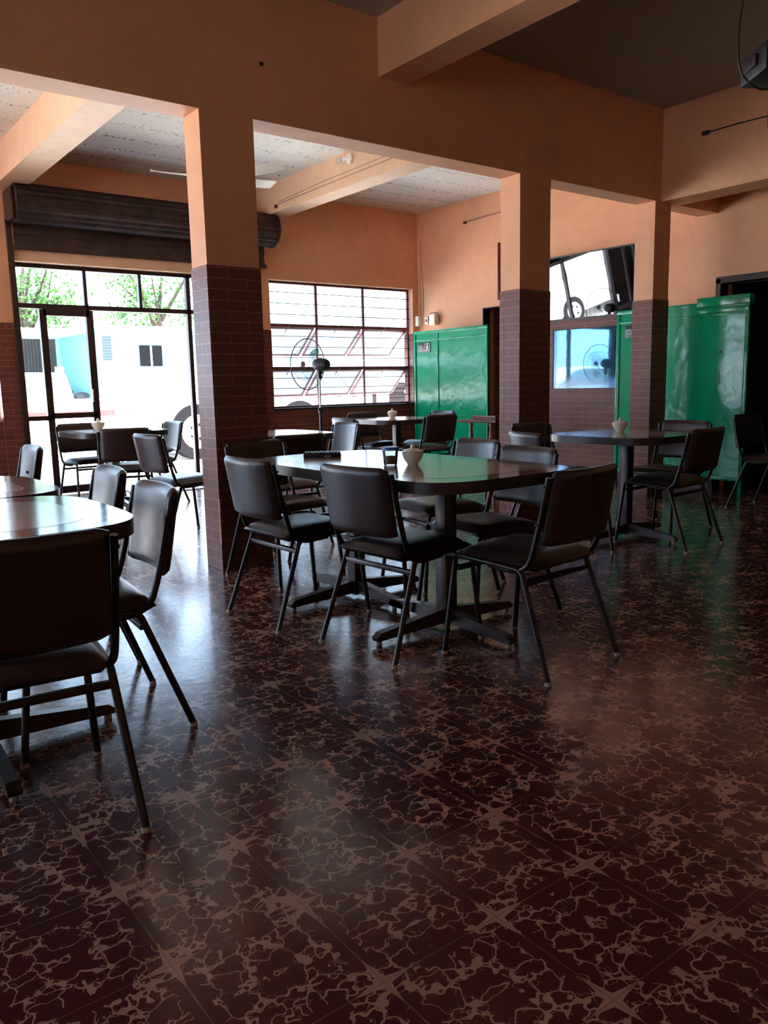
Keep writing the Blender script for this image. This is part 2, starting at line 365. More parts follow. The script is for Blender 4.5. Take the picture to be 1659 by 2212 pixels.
def tube(bm, pts, r, seg=10, caps=True, sy=1.0):
    pts = [Vector(p) for p in pts]; prev = None; rings = []
    for i, p in enumerate(pts):
        t = (pts[min(i+1, len(pts)-1)]-pts[max(i-1, 0)]).normalized()
        if prev is None:
            a = Vector((1, 0, 0)) if abs(t.x) < .9 else Vector((0, 1, 0)); nrm = (a-t*a.dot(t)).normalized()
        else: nrm = (prev-t*prev.dot(t)).normalized()
        prev = nrm; bn = t.cross(nrm); rr = r[i] if isinstance(r, (list, tuple)) else r
        rings.append([bm.verts.new(p+nrm*rr*math.cos(2*math.pi*k/seg)+bn*rr*sy*math.sin(2*math.pi*k/seg)) for k in range(seg)])
    for a, b in zip(rings, rings[1:]):
        for k in range(seg): bm.faces.new((a[k], a[(k+1) % seg], b[(k+1) % seg], b[k]))
    if caps: bm.faces.new(rings[0][::-1]); bm.faces.new(rings[-1])
    return bm
def grid_solid(bm, fn, nu, nv):
    """closed pad from fn(u,v,side)->(x,y,z), side +1 / -1"""
    A = [[bm.verts.new(fn(i/nu, j/nv, 1)) for j in range(nv+1)] for i in range(nu+1)]
    Bv = [[A[i][j] if i in (0, nu) and False else bm.verts.new(fn(i/nu, j/nv, -1)) for j in range(nv+1)] for i in range(nu+1)]
    for i in range(nu):
        for j in range(nv):
            bm.faces.new((A[i][j], A[i+1][j], A[i+1][j+1], A[i][j+1])); bm.faces.new((Bv[i][j], Bv[i][j+1], Bv[i+1][j+1], Bv[i+1][j]))
    for i in range(nu):
        bm.faces.new((A[i][0], Bv[i][0], Bv[i+1][0], A[i+1][0])); bm.faces.new((A[i][nv], A[i+1][nv], Bv[i+1][nv], Bv[i][nv]))
    for j in range(nv):
        bm.faces.new((A[0][j], A[0][j+1], Bv[0][j+1], Bv[0][j])); bm.faces.new((A[nu][j], Bv[nu][j], Bv[nu][j+1], A[nu][j+1]))
    return bm
def copy_tree(o, parent=None):
    c_ = o.copy(); COL.objects.link(c_)
    if parent: c_.parent = parent
    for ch in list(o.children): copy_tree(ch, c_)
    return c_
def wall_boxes(rects, axis, a0, a1):
    """rects = (u0,u1,z0,z1); wall thickness a0..a1 across axis"""
    bm = bmesh.new()
    for u0, u1, z0, z1 in rects:
        if axis == 'Y': box(bm, u0, u1, a0, a1, z0, z1)
        else: box(bm, a0, a1, u0, u1, z0, z1)
    return bm
# ================================================================== STRUCTURE
struct(link('floor', B(XL, XR+.2, YN, YF+.2, -.15, 0), M['floor'], smooth=False))
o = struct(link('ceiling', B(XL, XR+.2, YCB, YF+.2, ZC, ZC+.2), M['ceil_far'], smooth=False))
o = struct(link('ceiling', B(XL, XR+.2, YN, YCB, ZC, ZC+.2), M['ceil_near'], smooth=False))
# street wall
DX0, DX1, DZ = 2.13, 4.92, 2.45
WX0, WX1, WZ0, WZ1 = 5.15, 7.47, .845, 2.45
VX0, VX1 = -.45, 1.93
EX0, EX1 = -4.2, -1.0
T = YF+.2
fr = wall_boxes([(XL, EX0, 0, ZC), (EX0, EX1, DZ, ZC), (EX1, VX0, 0, ZC), (VX0, VX1, WZ1, ZC), (VX0, VX1, 0, WZ0), (VX1, DX0, 0, ZC), (DX0, DX1, DZ, ZC),
                 (DX1, WX0, 0, ZC), (WX0, WX1, WZ1, ZC), (WX0, WX1, 0, WZ0), (WX1, XR, 0, ZC)], 'Y', YF, T)
wf = struct(link('wall_front', fr, M['peach'], smooth=False))
cl = wall_boxes([(EX1, VX0, 0, ZB), (VX0, VX1, 0, WZ0-.02), (DX1, WX0, 0, ZB), (WX0, WX1, 0, WZ0-.02), (WX1, XR, 0, ZB)], 'Y', YF-.012, YF)
box(cl, VX1, DX0-.02, YF-.06, YF, 0, ZB); box(cl, DX1, DX1+.14, YF-.05, YF, 0, ZB)
for x0, x1 in ((WX1-.004, WX1+.004), (WX0-.004, WX0+.004)): box(cl, x0, x1, YF, T, WZ0, ZB)
link('brick_cladding', cl, M['brick'], wf, False)
# right wall
D1a, D1b, D3a, D3b = 6.85, 7.735, 3.2, 4.41
rw = wall_boxes([(YN, D3a, 0, ZC), (D3a, D3b, 2.03, ZC), (D3b, D1a, 0, ZC), (D1a, D1b, 2.08, ZC), (D1b, YF, 0, ZC)], 'X', XR, XR+.2)
wr = struct(link('wall_right', rw, M['peach'], smooth=False))
link('brick_cladding', wall_boxes([(4.95, D1a-.05, 0, ZB)], 'X', XR-.012, XR), M['brick'], wr, False)
link('green_dado', wall_boxes([(YN, D3a, 0, 1.83), (D3b, 4.95, 0, 1.83), (D1b, YF-.02, 0, 1.6)], 'X', XR-.006, XR), M['green_dark'], wr, False)
link('skirting', wall_boxes([(YN, D3a, 0, .09), (D3b, 4.95, 0, .09)], 'X', XR-.02, XR-.006), M['brick'], wr, False)
# rooms behind the two doorways
rb = bmesh.new()
box(rb, XR+.2, XR+1.6, D1a-.3, D1a-.2, 0, 2.6); box(rb, XR+.2, XR+1.6, D1b+.2, D1b+.3, 0, 2.6); box(rb, XR+1.5, XR+1.6, D1a-.2, D1b+.2, 0, 2.6); box(rb, XR+.2, XR+1.6, D1a-.3, D1b+.3, 2.6, 2.7)
struct(link('wall_washroom', rb, M['peach'], smooth=False))
rb = bmesh.new()
box(rb, XR+.2, XR+1.8, D3a-.3, D3a-.2, 0, 2.6); box(rb, XR+.2, XR+1.8, D3b+.2, D3b+.3, 0, 2.6); box(rb, XR+1.7, XR+1.8, D3a-.2, D3b+.2, 0, 2.6); box(rb, XR+.2, XR+1.8, D3a-.3, D3b+.3, 2.6, 2.7)
struct(link('wall_passage', rb, M['green_dark'], smooth=False))
struct(link('floor', B(XR+.2, XR+1.8, D3a-.3, D1b+.3, -.1, 0), M['floor'], smooth=False))
bm = bmesh.new(); box(bm, XR-.015, XR+.12, D1a-.04, D1a, 0, 2.10); box(bm, XR-.003, XR+.12, D1b-.012, D1b, 0, 2.08); box(bm, XR-.004, XR+.12, D1a-.04, D1b, 2.068, 2.08)
struct(link('door_2', bm, M['iron'])); 
bm = bmesh.new(); box(bm, XR+.1, XR+.14, D1a, D1a+.62, .02, 2.06, .004)
d2 = struct(link('door_3', bm, M['green_dark']))
bm = bmesh.new(); box(bm, XR-.02, XR+.12, D3a-.06, D3a, 0, 2.07); box(bm, XR-.02, XR+.12, D3b, D3b+.05, 0, 2.07); box(bm, XR-.02, XR+.12, D3a-.06, D3b+.05, 2.03, 2.09)
struct(link('door_4', bm, M['iron']))
# closing walls of the near room and far-left end
struct(link('wall_back', B(XL, XR+.2, YN-.2, YN, 0, ZC), M['peach'], smooth=False))
struct(link('wall_left', wall_boxes([(YN, 1.8, 0, ZC), (1.8, 3.6, 0, 1.0), (1.8, 3.6, 2.6, ZC), (3.6, 5.0, 0, ZC), (5.0, 5.5, 0, ZC), (5.5, 8.3, 2.5, ZC), (8.3, T, 0, ZC)], 'X', XL-.2, XL), M['peach'], smooth=False))  # unseen window and doorway openings added to throw side light on the columns
wb = bmesh.new()
for k in range(3): box(wb, XL-.12, XL-.08, 1.8+k*.9-.02, 1.8+k*.9+.02, 1.0, 2.6)
for z in (1.02, 1.8, 2.58): box(wb, XL-.12, XL-.08, 1.8, 3.6, z-.02, z+.02)
w3 = struct(link('window_added', wb, M['iron_red'], smooth=False)); link('pane', B(XL-.102, XL-.098, 1.8, 3.6, 1.0, 2.6), M['glass'], w3, False)  # unseen window added to brighten the near room's beams from the left
# middle wall: down-stand beam with columns
C1, C2, C3 = (2.143, 2.49), (4.79, 5.14), (6.545, 6.785)
C0 = (-.55, -.2)
mw = bmesh.new(); box(mw, XL, XR, YC, YCB, ZS, ZC)
for a, b in (C0, C1, C2, C3): box(mw, a, b, YC, YCB, 0, ZS)
wm = struct(link('wall_middle', mw, M['peach'], smooth=False))
mc = bmesh.new()
for a, b in (C0, C1, C2, C3): box(mc, a-.006, b+.006, YC-.006, YCB+.006, 0, ZB+.01, .003)
link('brick_cladding', mc, M['brick'], wm, False)
# cross beams
struct(link('trim_1', B(3.44, 3.685, YN, YC, 3.12, ZC), M['peach'], smooth=False))
struct(link('trim_2', B(6.63, 6.93, YN, YC, ZS, ZC), M['peach'], smooth=False))
struct(link('trim_3', B(2.04, 2.31, YCB, YF, 3.15, ZC), M['peach_pale'], smooth=False))
struct(link('trim_4', B(5.01, 5.25, YCB, YF, 3.15, ZC), M['peach_pale'], smooth=False))
struct(link('trim_5', B(.25, .5, YN, YC, 3.12, ZC), M['peach'], smooth=False))
# hole in the down-stand beam face
rn = random.Random(3); bm = bmesh.new()
for k in range(14):
    z = .17+.02*k; w_ = rn.uniform(-.004, .004); box(bm, 2.143-.0075, 2.143+w_, YC-.0075, YC+.001, z, z+.021)
tag(link('chipped_edge', bm, M['peach_pale'], wm, False), 'chipped pale edge of the big column')
bm = bmesh.new(); cyl(bm, (2.565, YC-.003, 3.02), (2.565, YC+.001, 3.02), .012); tag(link('wall_hole', bm, M['black'], wm), 'small black round hole')
# street door (glazed iron front)
yd = YF+.1
def bar(bm, x0, z0, x1, z1, w=.03, d=.03, y=yd):
    if abs(x1-x0) > abs(z1-z0): box(bm, x0, x1, y-d, y+d, z0-w/2, z1+w/2)
    else: box(bm, x0-w/2, x1+w/2, y-d, y+d, z0, z1)
df = bmesh.new()
bar(df, DX0+.02, 0, DX0+.02, DZ, .05); bar(df, DX0, 2.43, DX1, 2.43, .04); bar(df, DX0, 2.02, DX1, 2.02, .05); bar(df, DX1-.02, 0, DX1-.02, DZ, .05)
bar(df, 4.10, 0, 4.10, 2.43, .05); bar(df, 2.905, 2.02, 2.905, 2.43, .035); bar(df, 3.52, 2.02, 3.52, 2.43, .03)
bar(df, DX0, .045, 2.42, .045, .07); bar(df, DX0, .84, 2.42, .84, .05)
dr = struct(link('door_1', df, M['iron'], smooth=False))
lf = bmesh.new(); bar(lf, 2.44, .02, 2.44, 1.99, .07); bar(lf, 2.93, .02, 2.93, 1.99, .075); bar(lf, 2.44, 1.96, 2.93, 1.96, .07); bar(lf, 2.44, .86, 2.93, .86, .06); bar(lf, 2.44, .05, 2.93, .05, .08)
dl = link('door_leaf', lf, M['iron'], dr, False)
bm = B(2.88, 2.90, yd-.09, yd-.03, 1.0, 1.14, .004); link('handle', bm, M['rivet'], dl)
link('pane', B(2.47, 2.90, yd-.003, yd+.003, .06, 1.95), M['glass'], dl, False)
pn = bmesh.new()
for x0, x1, z0, z1 in ((DX0+.04, 2.88, 2.04, 2.41), (2.92, 3.5, 2.04, 2.41), (3.54, 4.08, 2.04, 2.41), (DX0+.04, 2.4, .86, 2.0), (DX0+.04, 2.4, .08, .82), (4.12, DX1-.04, 2.04, 2.41)):
    box(pn, x0, x1, yd-.003, yd+.003, z0, z1)
link('pane', pn, M['glass'], dr, False)
# window_1 with outward awning sashes and guard rods
yw = YF+.12
wb = bmesh.new()
zt, zm, zl = 1.90, 1.355, WZ0
cols = [WX0, 5.905, 6.67, WX1]
bar(wb, WX0, WZ1-.015, WX1, WZ1-.015, .03, .02, yw); bar(wb, WX0, zl+.012, WX1, zl+.012, .025, .02, yw)
bar(wb, WX0, zt, WX1, zt, .04, .025, yw); bar(wb, WX0, zm, WX1, zm, .04, .025, yw)
for x in (WX0+.012, WX1-.012): bar(wb, x, zl, x, WZ1, .024, .02, yw)
for x in cols[1:3]: bar(wb, x, zt, x, WZ1, .032, .02, yw); bar(wb, x, zl, x, zt, .018, .015, yw)
w1 = struct(link('window_1', wb, M['iron_red'], smooth=False))
rods = bmesh.new()
for k in (1, 2, 3):
    for z in (zt+(WZ1-zt)*k/4, zm+(zt-zm)*k/4, zl+(zm-zl)*k/4):
        cyl(rods, (WX0, yw-.04, z), (WX1, yw-.04, z), .0048, seg=6)
link('guard_rods', rods, M['iron'], w1)
link('sill_bar', B(WX0-.02, WX1+.02, YF-.025, yw, WZ0-.02, WZ0+.001), M['tube'], w1, False)
for i in range(3):
    link('pane', B(cols[i]+.02, cols[i+1]-.02, yw-.002, yw+.002, zt+.02, WZ1-.03), M['glass_dusty'], w1, False)
for r, (za, L, ang) in enumerate(((zt-.02, .53, 50), (zm-.02, .50, 47))):
    for i in range(3):
        a = rad(ang); x0, x1 = cols[i]+.02, cols[i+1]-.02
        s = bmesh.new(); mt = Matrix.Translation((0, yw+.02, za)) @ Matrix.Rotation(a, 4, 'X')
        for xa, xb, z0, z1 in ((x0, x0+.025, -L, 0), (x1-.025, x1, -L, 0), (x0, x1, -.025, 0), (x0, x1, -L, -L+.025)):
            box(s, xa, xb, -.012, .012, z0, z1, mtx=mt)
        sa = link('sash', s, M['iron_red'], w1, False)
        link('pane', box(bmesh.new(), x0+.02, x1-.02, -.002, .002, -L+.02, -.02, mtx=mt), M['glass_dusty'], sa, False)
        s = bmesh.new(); xm = (x0+x1)/2-.05
        cyl(s, (xm, yw-.03, za+.02), (xm+.02*i, yw+L*math.sin(a)*.8, za-L*math.cos(a)*.55), .006, seg=8); sphere(s, (xm, yw-.035, za+.02), .012)
        link('stay', s, M['iron'], sa)
bm = bmesh.new(); cyl(bm, (6.55, 8.98, .78), (6.15, 9.12, 1.33), .003, seg=6); link('pull_cord', bm, M['iron'], w1)
# window_2 left of the brick pier
wb = bmesh.new()
for x in (VX0, -.0, .65, 1.29, VX1): bar(wb, x, WZ0, x, WZ1, .03, .02, yw)
for z in (WZ0, 1.355, 1.9, WZ1-.02): bar(wb, VX0, z, VX1, z, .035, .02, yw)
for k in (1, 2, 3):
    for z in (zt+(WZ1-zt)*k/4, zm+(zt-zm)*k/4, zl+(zm-zl)*k/4): cyl(wb, (VX0, yw-.04, z), (VX1, yw-.04, z), .004, seg=6)
w2 = struct(link('window_2', wb, M['iron_red'], smooth=False))
link('pane', B(VX0, VX1, yw-.002, yw+.002, WZ0, WZ1), M['glass'], w2, False)
# roller shutter above the door
sr = empty('roller_shutter', (3.6, YF-.2, 2.6), 0, 'dark rusty rolled-up metal shutter above the street door', 'roller shutter')
def rel(o_, root):
    o_.matrix_parent_inverse = Matrix.Translation(-Vector(root.location)) if root.rotation_euler.z == 0 else root.matrix_world.inverted()
    return o_
bm = bmesh.new(); seg = 20
xa, xb, cyy, czz, R0 = 2.16, 5.07, YF-.24, 2.985, .185
prof = []
for k in range(seg*2+1):
    a = 2*math.pi*k/(seg*2); r = R0+(.008 if k % 2 else -.004); prof.append((cyy+r*math.cos(a), czz+r*math.sin(a)))
ra = [bm.verts.new((xa, y, z)) for y, z in prof[:-1]]; rb_ = [bm.verts.new((xb, y, z)) for y, z in prof[:-1]]
for k in range(len(ra)): j = (k+1) % len(ra); bm.faces.new((ra[k], ra[j], rb_[j], rb_[k]))
bm.faces.new(ra); bm.faces.new(rb_[::-1])
rel(link('rolled_slats', bm, M['shutter'], sr, True, 20), sr)
bm = bmesh.new()
for k in range(5): box(bm, xa+.02, xb-.02, YF-.10+.012*(k % 2), YF-.085+.012*(k % 2), 2.585+.065*k, 2.585+.065*(k+1))
box(bm, xa, xb, YF-.11, YF-.07, 2.56, 2.60)
rel(link('hanging_curtain', bm, M['shutter'], sr, False), sr)
bm = bmesh.new(); box(bm, 2.125, 2.155, YF-.33, YF-.001, 2.82, 3.12, .01); rel(link('end_bracket', bm, M['shutter'], sr), sr)
bm = bmesh.new(); cyl(bm, (5.07, cyy, czz), (5.10, cyy, czz), .20, seg=22); rel(link('end_disc', bm, M['shutter'], sr), sr)
bm = bmesh.new(); box(bm, 2.112, 2.165, YF-.1, YF-.058, 0.0, 2.84); rel(link('guide_rail', bm, M['iron'], sr, False), sr)
bm = bmesh.new(); box(bm, 4.93, 4.985, YF-.1, YF-.051, 0.0, 2.75); rel(link('guide_rail', bm, M['iron'], sr, False), sr)
struct(link('trim_6', B(DX0, DX1, YF-.06, YF, DZ, 2.58), M['peach_pale'], smooth=False))
# ================================================================== CHAIRS
def make_chair(mat):
    t = empty('dining_chair', (0, 0, 0), 0, 'x', 'chair')
    R = .0115
    def seat(u, v, s):
        x = (u-.5)*2; y = (v-.5)*2
        k = (1-abs(x)**5)*(1-abs(y)**5); k = max(k, 0)**.45
        px, py = x*.208*(1-.02*abs(y)**4), .02+y*.20
        px *= (1-.05*(y > 0)*y*y*abs(x)**6); 
        z = .432+ (.042*k if s > 0 else -.02*min(1, k*3)) + .006*y
        if y > .75: z -= (y-.75)*.05*(s > 0)
        return (px, py, z)
    link('seat', grid_solid(bmesh.new(), seat, 16, 16), mat, t, True, 60)
    def back(u, v, s):
        x = (u-.5)*2; zz = v
        z = .513+.288*zz; ce = -.205-.052*zz
        curve = -.034*(1-x*x)
        e = (1-abs(x)**14)*(1-abs(2*zz-1)**14); e = max(e, 0)**.45
        th = .017*e+.006
        cor = .010*max(0, abs(x)-.86)/.14*max(0, abs(2*zz-1)-.82)/.18
        return (x*(.203-.0*zz), ce+curve+s*th, z-cor*(1 if zz > .5 else -1))
    link('backrest', grid_solid(bmesh.new(), back, 24, 18), mat, t, True, 60)
    for s in (-1, 1):
        bm = bmesh.new(); tube(bm, [(s*.236, -.265, .012), (s*.214, -.135, .365)], R, 10)
        lg = link('leg', bm, M['tube'], t); link('foot_cap', lathe(bmesh.new(), [(0, 0), (.0125, 0), (.013, .011), (.0115, .014), (0, .014)], 12, (s*.236, -.267, 0)), M['cap'], lg)
        bm = bmesh.new(); tube(bm, [(s*.236, .262, .012), (s*.214, .222, .375)], R, 10)
        lg = link('leg', bm, M['tube'], t); link('foot_cap', lathe(bmesh.new(), [(0, 0), (.0125, 0), (.013, .011), (.0115, .014), (0, .014)], 12, (s*.236, .263, 0)), M['cap'], lg)
        bm = bmesh.new(); tube(bm, fillet([(s*.214, -.135, .365), (s*.211, -.117, .412), (s*.211, -.03, .418), (s*.211, .19, .428), (s*.212, .216, .42), (s*.214, .222, .375)], .05, 6), R, 10)
        link('side_rail', bm, M['tube'], t)
        bm = bmesh.new(); tube(bm, fillet([(s*.196, .05, .408), (s*.204, -.085, .402), (s*.214, -.155, .43), (s*.216, -.182, .51), (s*.216, -.211, .62), (s*.216, -.246, .778)], .06, 6), R*.98, 10)
        for z_, y_ in ((.6, -.21), (.745, -.242)): cyl(bm, (s*.224, y_+.01, z_), (s*.231, y_+.01, z_), .005, seg=8)
        link('back_post', bm, M['tube'], t)
    bm = bmesh.new(); box(bm, -.21, .21, -.142, -.118, .352, .372, .003); link('stretcher', bm, M['tube'], t)
    bm = bmesh.new(); box(bm, -.21, .21, .20, .224, .362, .382, .003); link('stretcher', bm, M['tube'], t)
    return t
protos = {'d': make_chair(M['vinyl'])}
used = set(); CH = []
def chair(x, y, deg, label, group=None, kind='d'):
    if kind in protos and kind not in used: t = protos[kind]; used.add(kind)
    else: t = copy_tree(protos['d'])
    t.location = (x, y, 0); t.rotation_euler = (0, 0, rad(deg)); t['label'] = label
    if group: t['group'] = group
    elif 'group' in t: del t['group']
    t['group'] = group or 'brown vinyl dining chairs'; CH.append(t)
    if kind == 'p':
        for ch in t.children:
            if ch.name.split('.')[0] in ('seat', 'backrest'): pass
    return t
for a in [
    (2.41, 2.19, 5, 'dark vinyl chair at the near end of the central table, back to the camera'),
    (2.126, 2.686, -85, 'dark vinyl chair on the left side of the central table, nearest the camera'),
    (2.018, 3.38, -88.5, 'brown vinyl chair on the left side of the central table, beside the big brick column'),
    (2.375, 4.12, 187, 'black chair at the far end of the central table, against the big brick column'),
    (2.753, 2.78, 84, 'dark chair on the right side of the central table, its seat half under the tabletop'),
    (2.995, 3.40, 82, 'shiny grey-lit chair on the far right side of the central table, behind the sugar bowl'),
    (.442, 2.19, -5, 'nearest chair, its black back filling the lower left edge of the photo'),
    (.782, 2.70, 85, 'dark vinyl chair turned sideways at the right of the nearest left table'),
    (.875, 3.44, 85, 'chair with a creased wrinkled back, beside the second left table'),
    (1.0, 5.2, 88, 'blue-lit chair back with a small round hole, by the brick pier at far left'),
    (2.87, 4.97, 0, 'dark curved chair back just right of the big column, before a white tabletop'),
    (3.75, 5.8, 86, 'chair with a bright white-blue glare on its back, beside the standing fan pole'),
    (2.46, 5.80, -84, 'grey-brown chair seen from behind in the doorway, leaning by the big column'),
    (2.50, 7.12, -16, 'brown chair with its back to us at the table in the street doorway'),
    (2.50, 8.12, 184, 'dark chair on the street side of the doorway table, behind its tabletop'),
    (3.0, 7.78, 92, 'plum-lit chair at the right of the doorway table, next to the open street'),
    (4.85, 6.68, -90, 'pale-lit chair back peeking above the glaring chair, left of the table under the window'),
    (5.60, 7.5, 180, 'dark chair between the table and the brick wall under the barred window'),
    (5.63, 6.62, -2, 'dark upright chair in front of the left green screen, back to us'),
    (6.13, 7.2, 90, 'chair with only its blue-lit top rim showing, between a dark chair and the green screen'),
    (4.13, 3.50, -108, 'grey-lit curved chair back in front of the middle brick column'),
    (4.77, 4.09, 180, 'black chair at the foot of the middle brick column, left of the right-hand table'),
    (4.84, 3.135, 3, 'dark chair at the near side of the right-hand table, back to us'),
    (5.33, 3.5, 90, 'purple-grey chair on the far right side of the right-hand table'),
    (6.76, 3.40, 180, 'dark chair alone at the right edge, in front of the dark doorway'),
]: chair(*a)
link('back_hole', cyl(bmesh.new(), (.07, -.245, .635), (.07, -.2255, .635), .009, seg=12), M['black'], CH[9])
# ================================================================== TABLES
def super_outline(hx, hy, r, bulge=.018, n=10):
    pts = []
    for (sx, sy, a0) in ((1, 1, 0), (-1, 1, 90), (-1, -1, 180), (1, -1, 270)):
        for k in range(n+1):
            a = rad(a0+90*k/n); pts.append((sx*(hx-r)+r*math.cos(a), sy*(hy-r)+r*math.sin(a)))
    out = []
    N_ = len(pts)
    for i in range(N_):
        a, b = Vector(pts[i]), Vector(pts[(i+1) % N_]); out.append(a)
        if (b-a).length > .2:
            for t in range(1, 8): out.append(a.lerp(b, t/8))
    res = []
    for p in out:
        x, y = p
        x += math.copysign(bulge*(1-(y/hy)**2), x) if abs(x) > hx-r-.001 and abs(y) < hy-r+.001 else 0
        y += math.copysign(bulge*(1-(x/hx)**2), y) if abs(y) > hy-r-.001 and abs(x) < hx-r+.001 else 0
        res.append((x, y))
    return res
def prism(bm, outl, z0, z1, mi_top=0):
    a = [bm.verts.new((x, y, z0)) for x, y in outl]; b = [bm.verts.new((x, y, z1)) for x, y in outl]
    bm.faces.new(a[::-1]); f = bm.faces.new(b); f.material_index = mi_top
    for i in range(len(a)): j = (i+1) % len(a); bm.faces.new((a[i], a[j], b[j], b[i]))
    return bm
def make_table(hx, hy, peds, H=.745):
    t = empty('pedestal_table', (0, 0, 0), 0, 'x', 'table')
    bm = prism(bmesh.new(), super_outline(hx, hy, .17), H-.048, H)
    for f in bm.faces:
        if f.normal.z > .9 or all(abs(v.co.z-H) < 1e-4 for v in f.verts): f.material_index = 1
    es = [e for e in bm.edges if all(abs(v.co.z-H) < 1e-4 for v in e.verts)]
    bmesh.ops.bevel(bm, geom=es, offset=.004, segments=2, affect='EDGES')
    link('tabletop', bm, [M['edge'], M['top']], t, True, 35)
    bm = prism(bmesh.new(), super_outline(hx-.115, hy-.115, .14, .01), H, H+.0006)
    link('inlay_panel', bm, M['inlay'], t, False)
    for py in peds:
        bm = bmesh.new(); box(bm, -.036, .036, py-.036, py+.036, .02, H-.06, .008); link('pedestal', bm, M['ped'], t)
        bm = bmesh.new(); box(bm, -.2, .2, py-.03, py+.03, H-.062, H-.048); box(bm, -.03, .03, py-.2, py+.2, H-.062, H-.048); link('top_plate', bm, M['ped'], t, False)
        for k in range(4):
            a = k*math.pi/2; d = Vector((math.cos(a), math.sin(a))); n = Vector((-d.y, d.x))
            bm = bmesh.new(); prof = [(.03, .03), (.03, .098), (.395, .056), (.42, .036), (.415, .02)]
            A = [bm.verts.new((d.x*r+n.x*.02, py+d.y*r+n.y*.02, z)) for r, z in prof]; Bb = [bm.verts.new((d.x*r-n.x*.02, py+d.y*r-n.y*.02, z)) for r, z in prof]
            bm.faces.new(A); bm.faces.new(Bb[::-1])
            for i in range(5): j = (i+1) % 5; bm.faces.new((A[i], Bb[i], Bb[j], A[j]))
            lg = link('foot_arm', bm, M['ped'], t, False)
            bm = bmesh.new(); cyl(bm, (d.x*.395, py+d.y*.395, 0), (d.x*.395, py+d.y*.395, .024), .013, seg=10); link('glide', bm, M['cap'], lg)
    return t
TG = 'square pedestal tables'
tb = make_table(.43, .80, (-.36, .36)); tb.location = (2.405, 3.06, 0); tb['label'] = 'long central table on two pedestals, with the sugar bowl and blue-lidded tub'; tb['group'] = 'pedestal tables'
sq = make_table(.43, .43, (0,)); sq.location = (.425, 2.69, 0); sq['label'] = 'nearest left table, its glossy top reflecting green light'; sq['group'] = TG
for x, y, l in ((.46, 3.60, 'second left table, touching the far edge of the nearest one'), (4.83, 3.48, 'right-hand table near the brick columns, with one cream bowl'),
                (5.60, 7.10, 'table under the barred window, with a small cream bowl'), (3.27, 5.85, 'bright white tabletop just right of the big column'),
                (2.62, 7.72, 'table in the street doorway, with a pale bowl on it')):
    k = copy_tree(sq); k.location = (x, y, 0); k['label'] = l; k['group'] = TG
# ------------------------------------------------------------------ things on tables
def bowl(x, y, s, label):
    t = empty('sugar_bowl', (x, y, .7456), 0, label, 'bowl', 'cream lidded bowls')
    b = link('bowl', lathe(bmesh.new(), [(0, 0), (.026*s, 0), (.028*s, .006*s), (.046*s, .03*s), (.056*s, .055*s), (.057*s, .066*s), (.053*s, .066*s), (.05*s, .05*s), (.03*s, .015*s), (0, .012*s)]), M['ceramic'], t)
    b = link('lid', lathe(bmesh.new(), [(0, .066*s), (.054*s, .0665*s), (.054*s, .070*s), (.035*s, .078*s), (.013*s, .084*s), (.010*s, .095*s), (.007*s, .103*s), (0, .105*s)]), M['ceramic'], t)
    return t
bowl(2.405, 2.93, .92, 'cream lidded sugar bowl on the central table, beside the blue-lidded tub')
bowl(4.93, 3.62, .98, 'cream lidded bowl on the right-hand table')
bowl(5.62, 7.2, 1.0, 'cream lidded bowl on the table under the barred window')
bowl(2.50, 7.78, 1.1, 'pale bowl on the table in the street doorway')
t = empty('sugar_tub', (2.325, 3.0, .7456), 0, 'clear plastic tub of sugar with a blue lid on the central table', 'tub')
link('tub', lathe(bmesh.new(), [(0, .001), (.030, .001), (.032, .004), (.038, .07), (.0365, .07), (.0305, .005), (0, .004)]), M['clear'], t)
bm = lathe(bmesh.new(), [(0, .005), (.0298, .006), (.0335, .036), (.02, .042), (0, .04)]); link('sugar', bm, M['sugar'], t)
link('lid', lathe(bmesh.new(), [(0, .086), (.038, .086), (.042, .082), (.043, .070), (.039, .070), (.038, .078), (0, .08)]), M['blue'], t)
t = empty('ribbed_case', (2.33, 3.60, .7456), rad(-34), 'black ribbed flat case lying on the central table', 'case')
bm = bmesh.new(); box(bm, -.10, .10, -.045, .045, 0, .026, .008); link('case_body', bm, M['black'], t)
bm = bmesh.new()
for k in range(12): cyl(bm, (-.088+k*.016, -.04, .026), (-.088+k*.016, .04, .026), .0065, seg=10)
link('ribs', bm, M['black'], t)
bm = bmesh.new(); sphere(bm, (.03, -.0455, .008), .018, (1, .2, .35)); link('clasp', bm, M['rivet'], t)
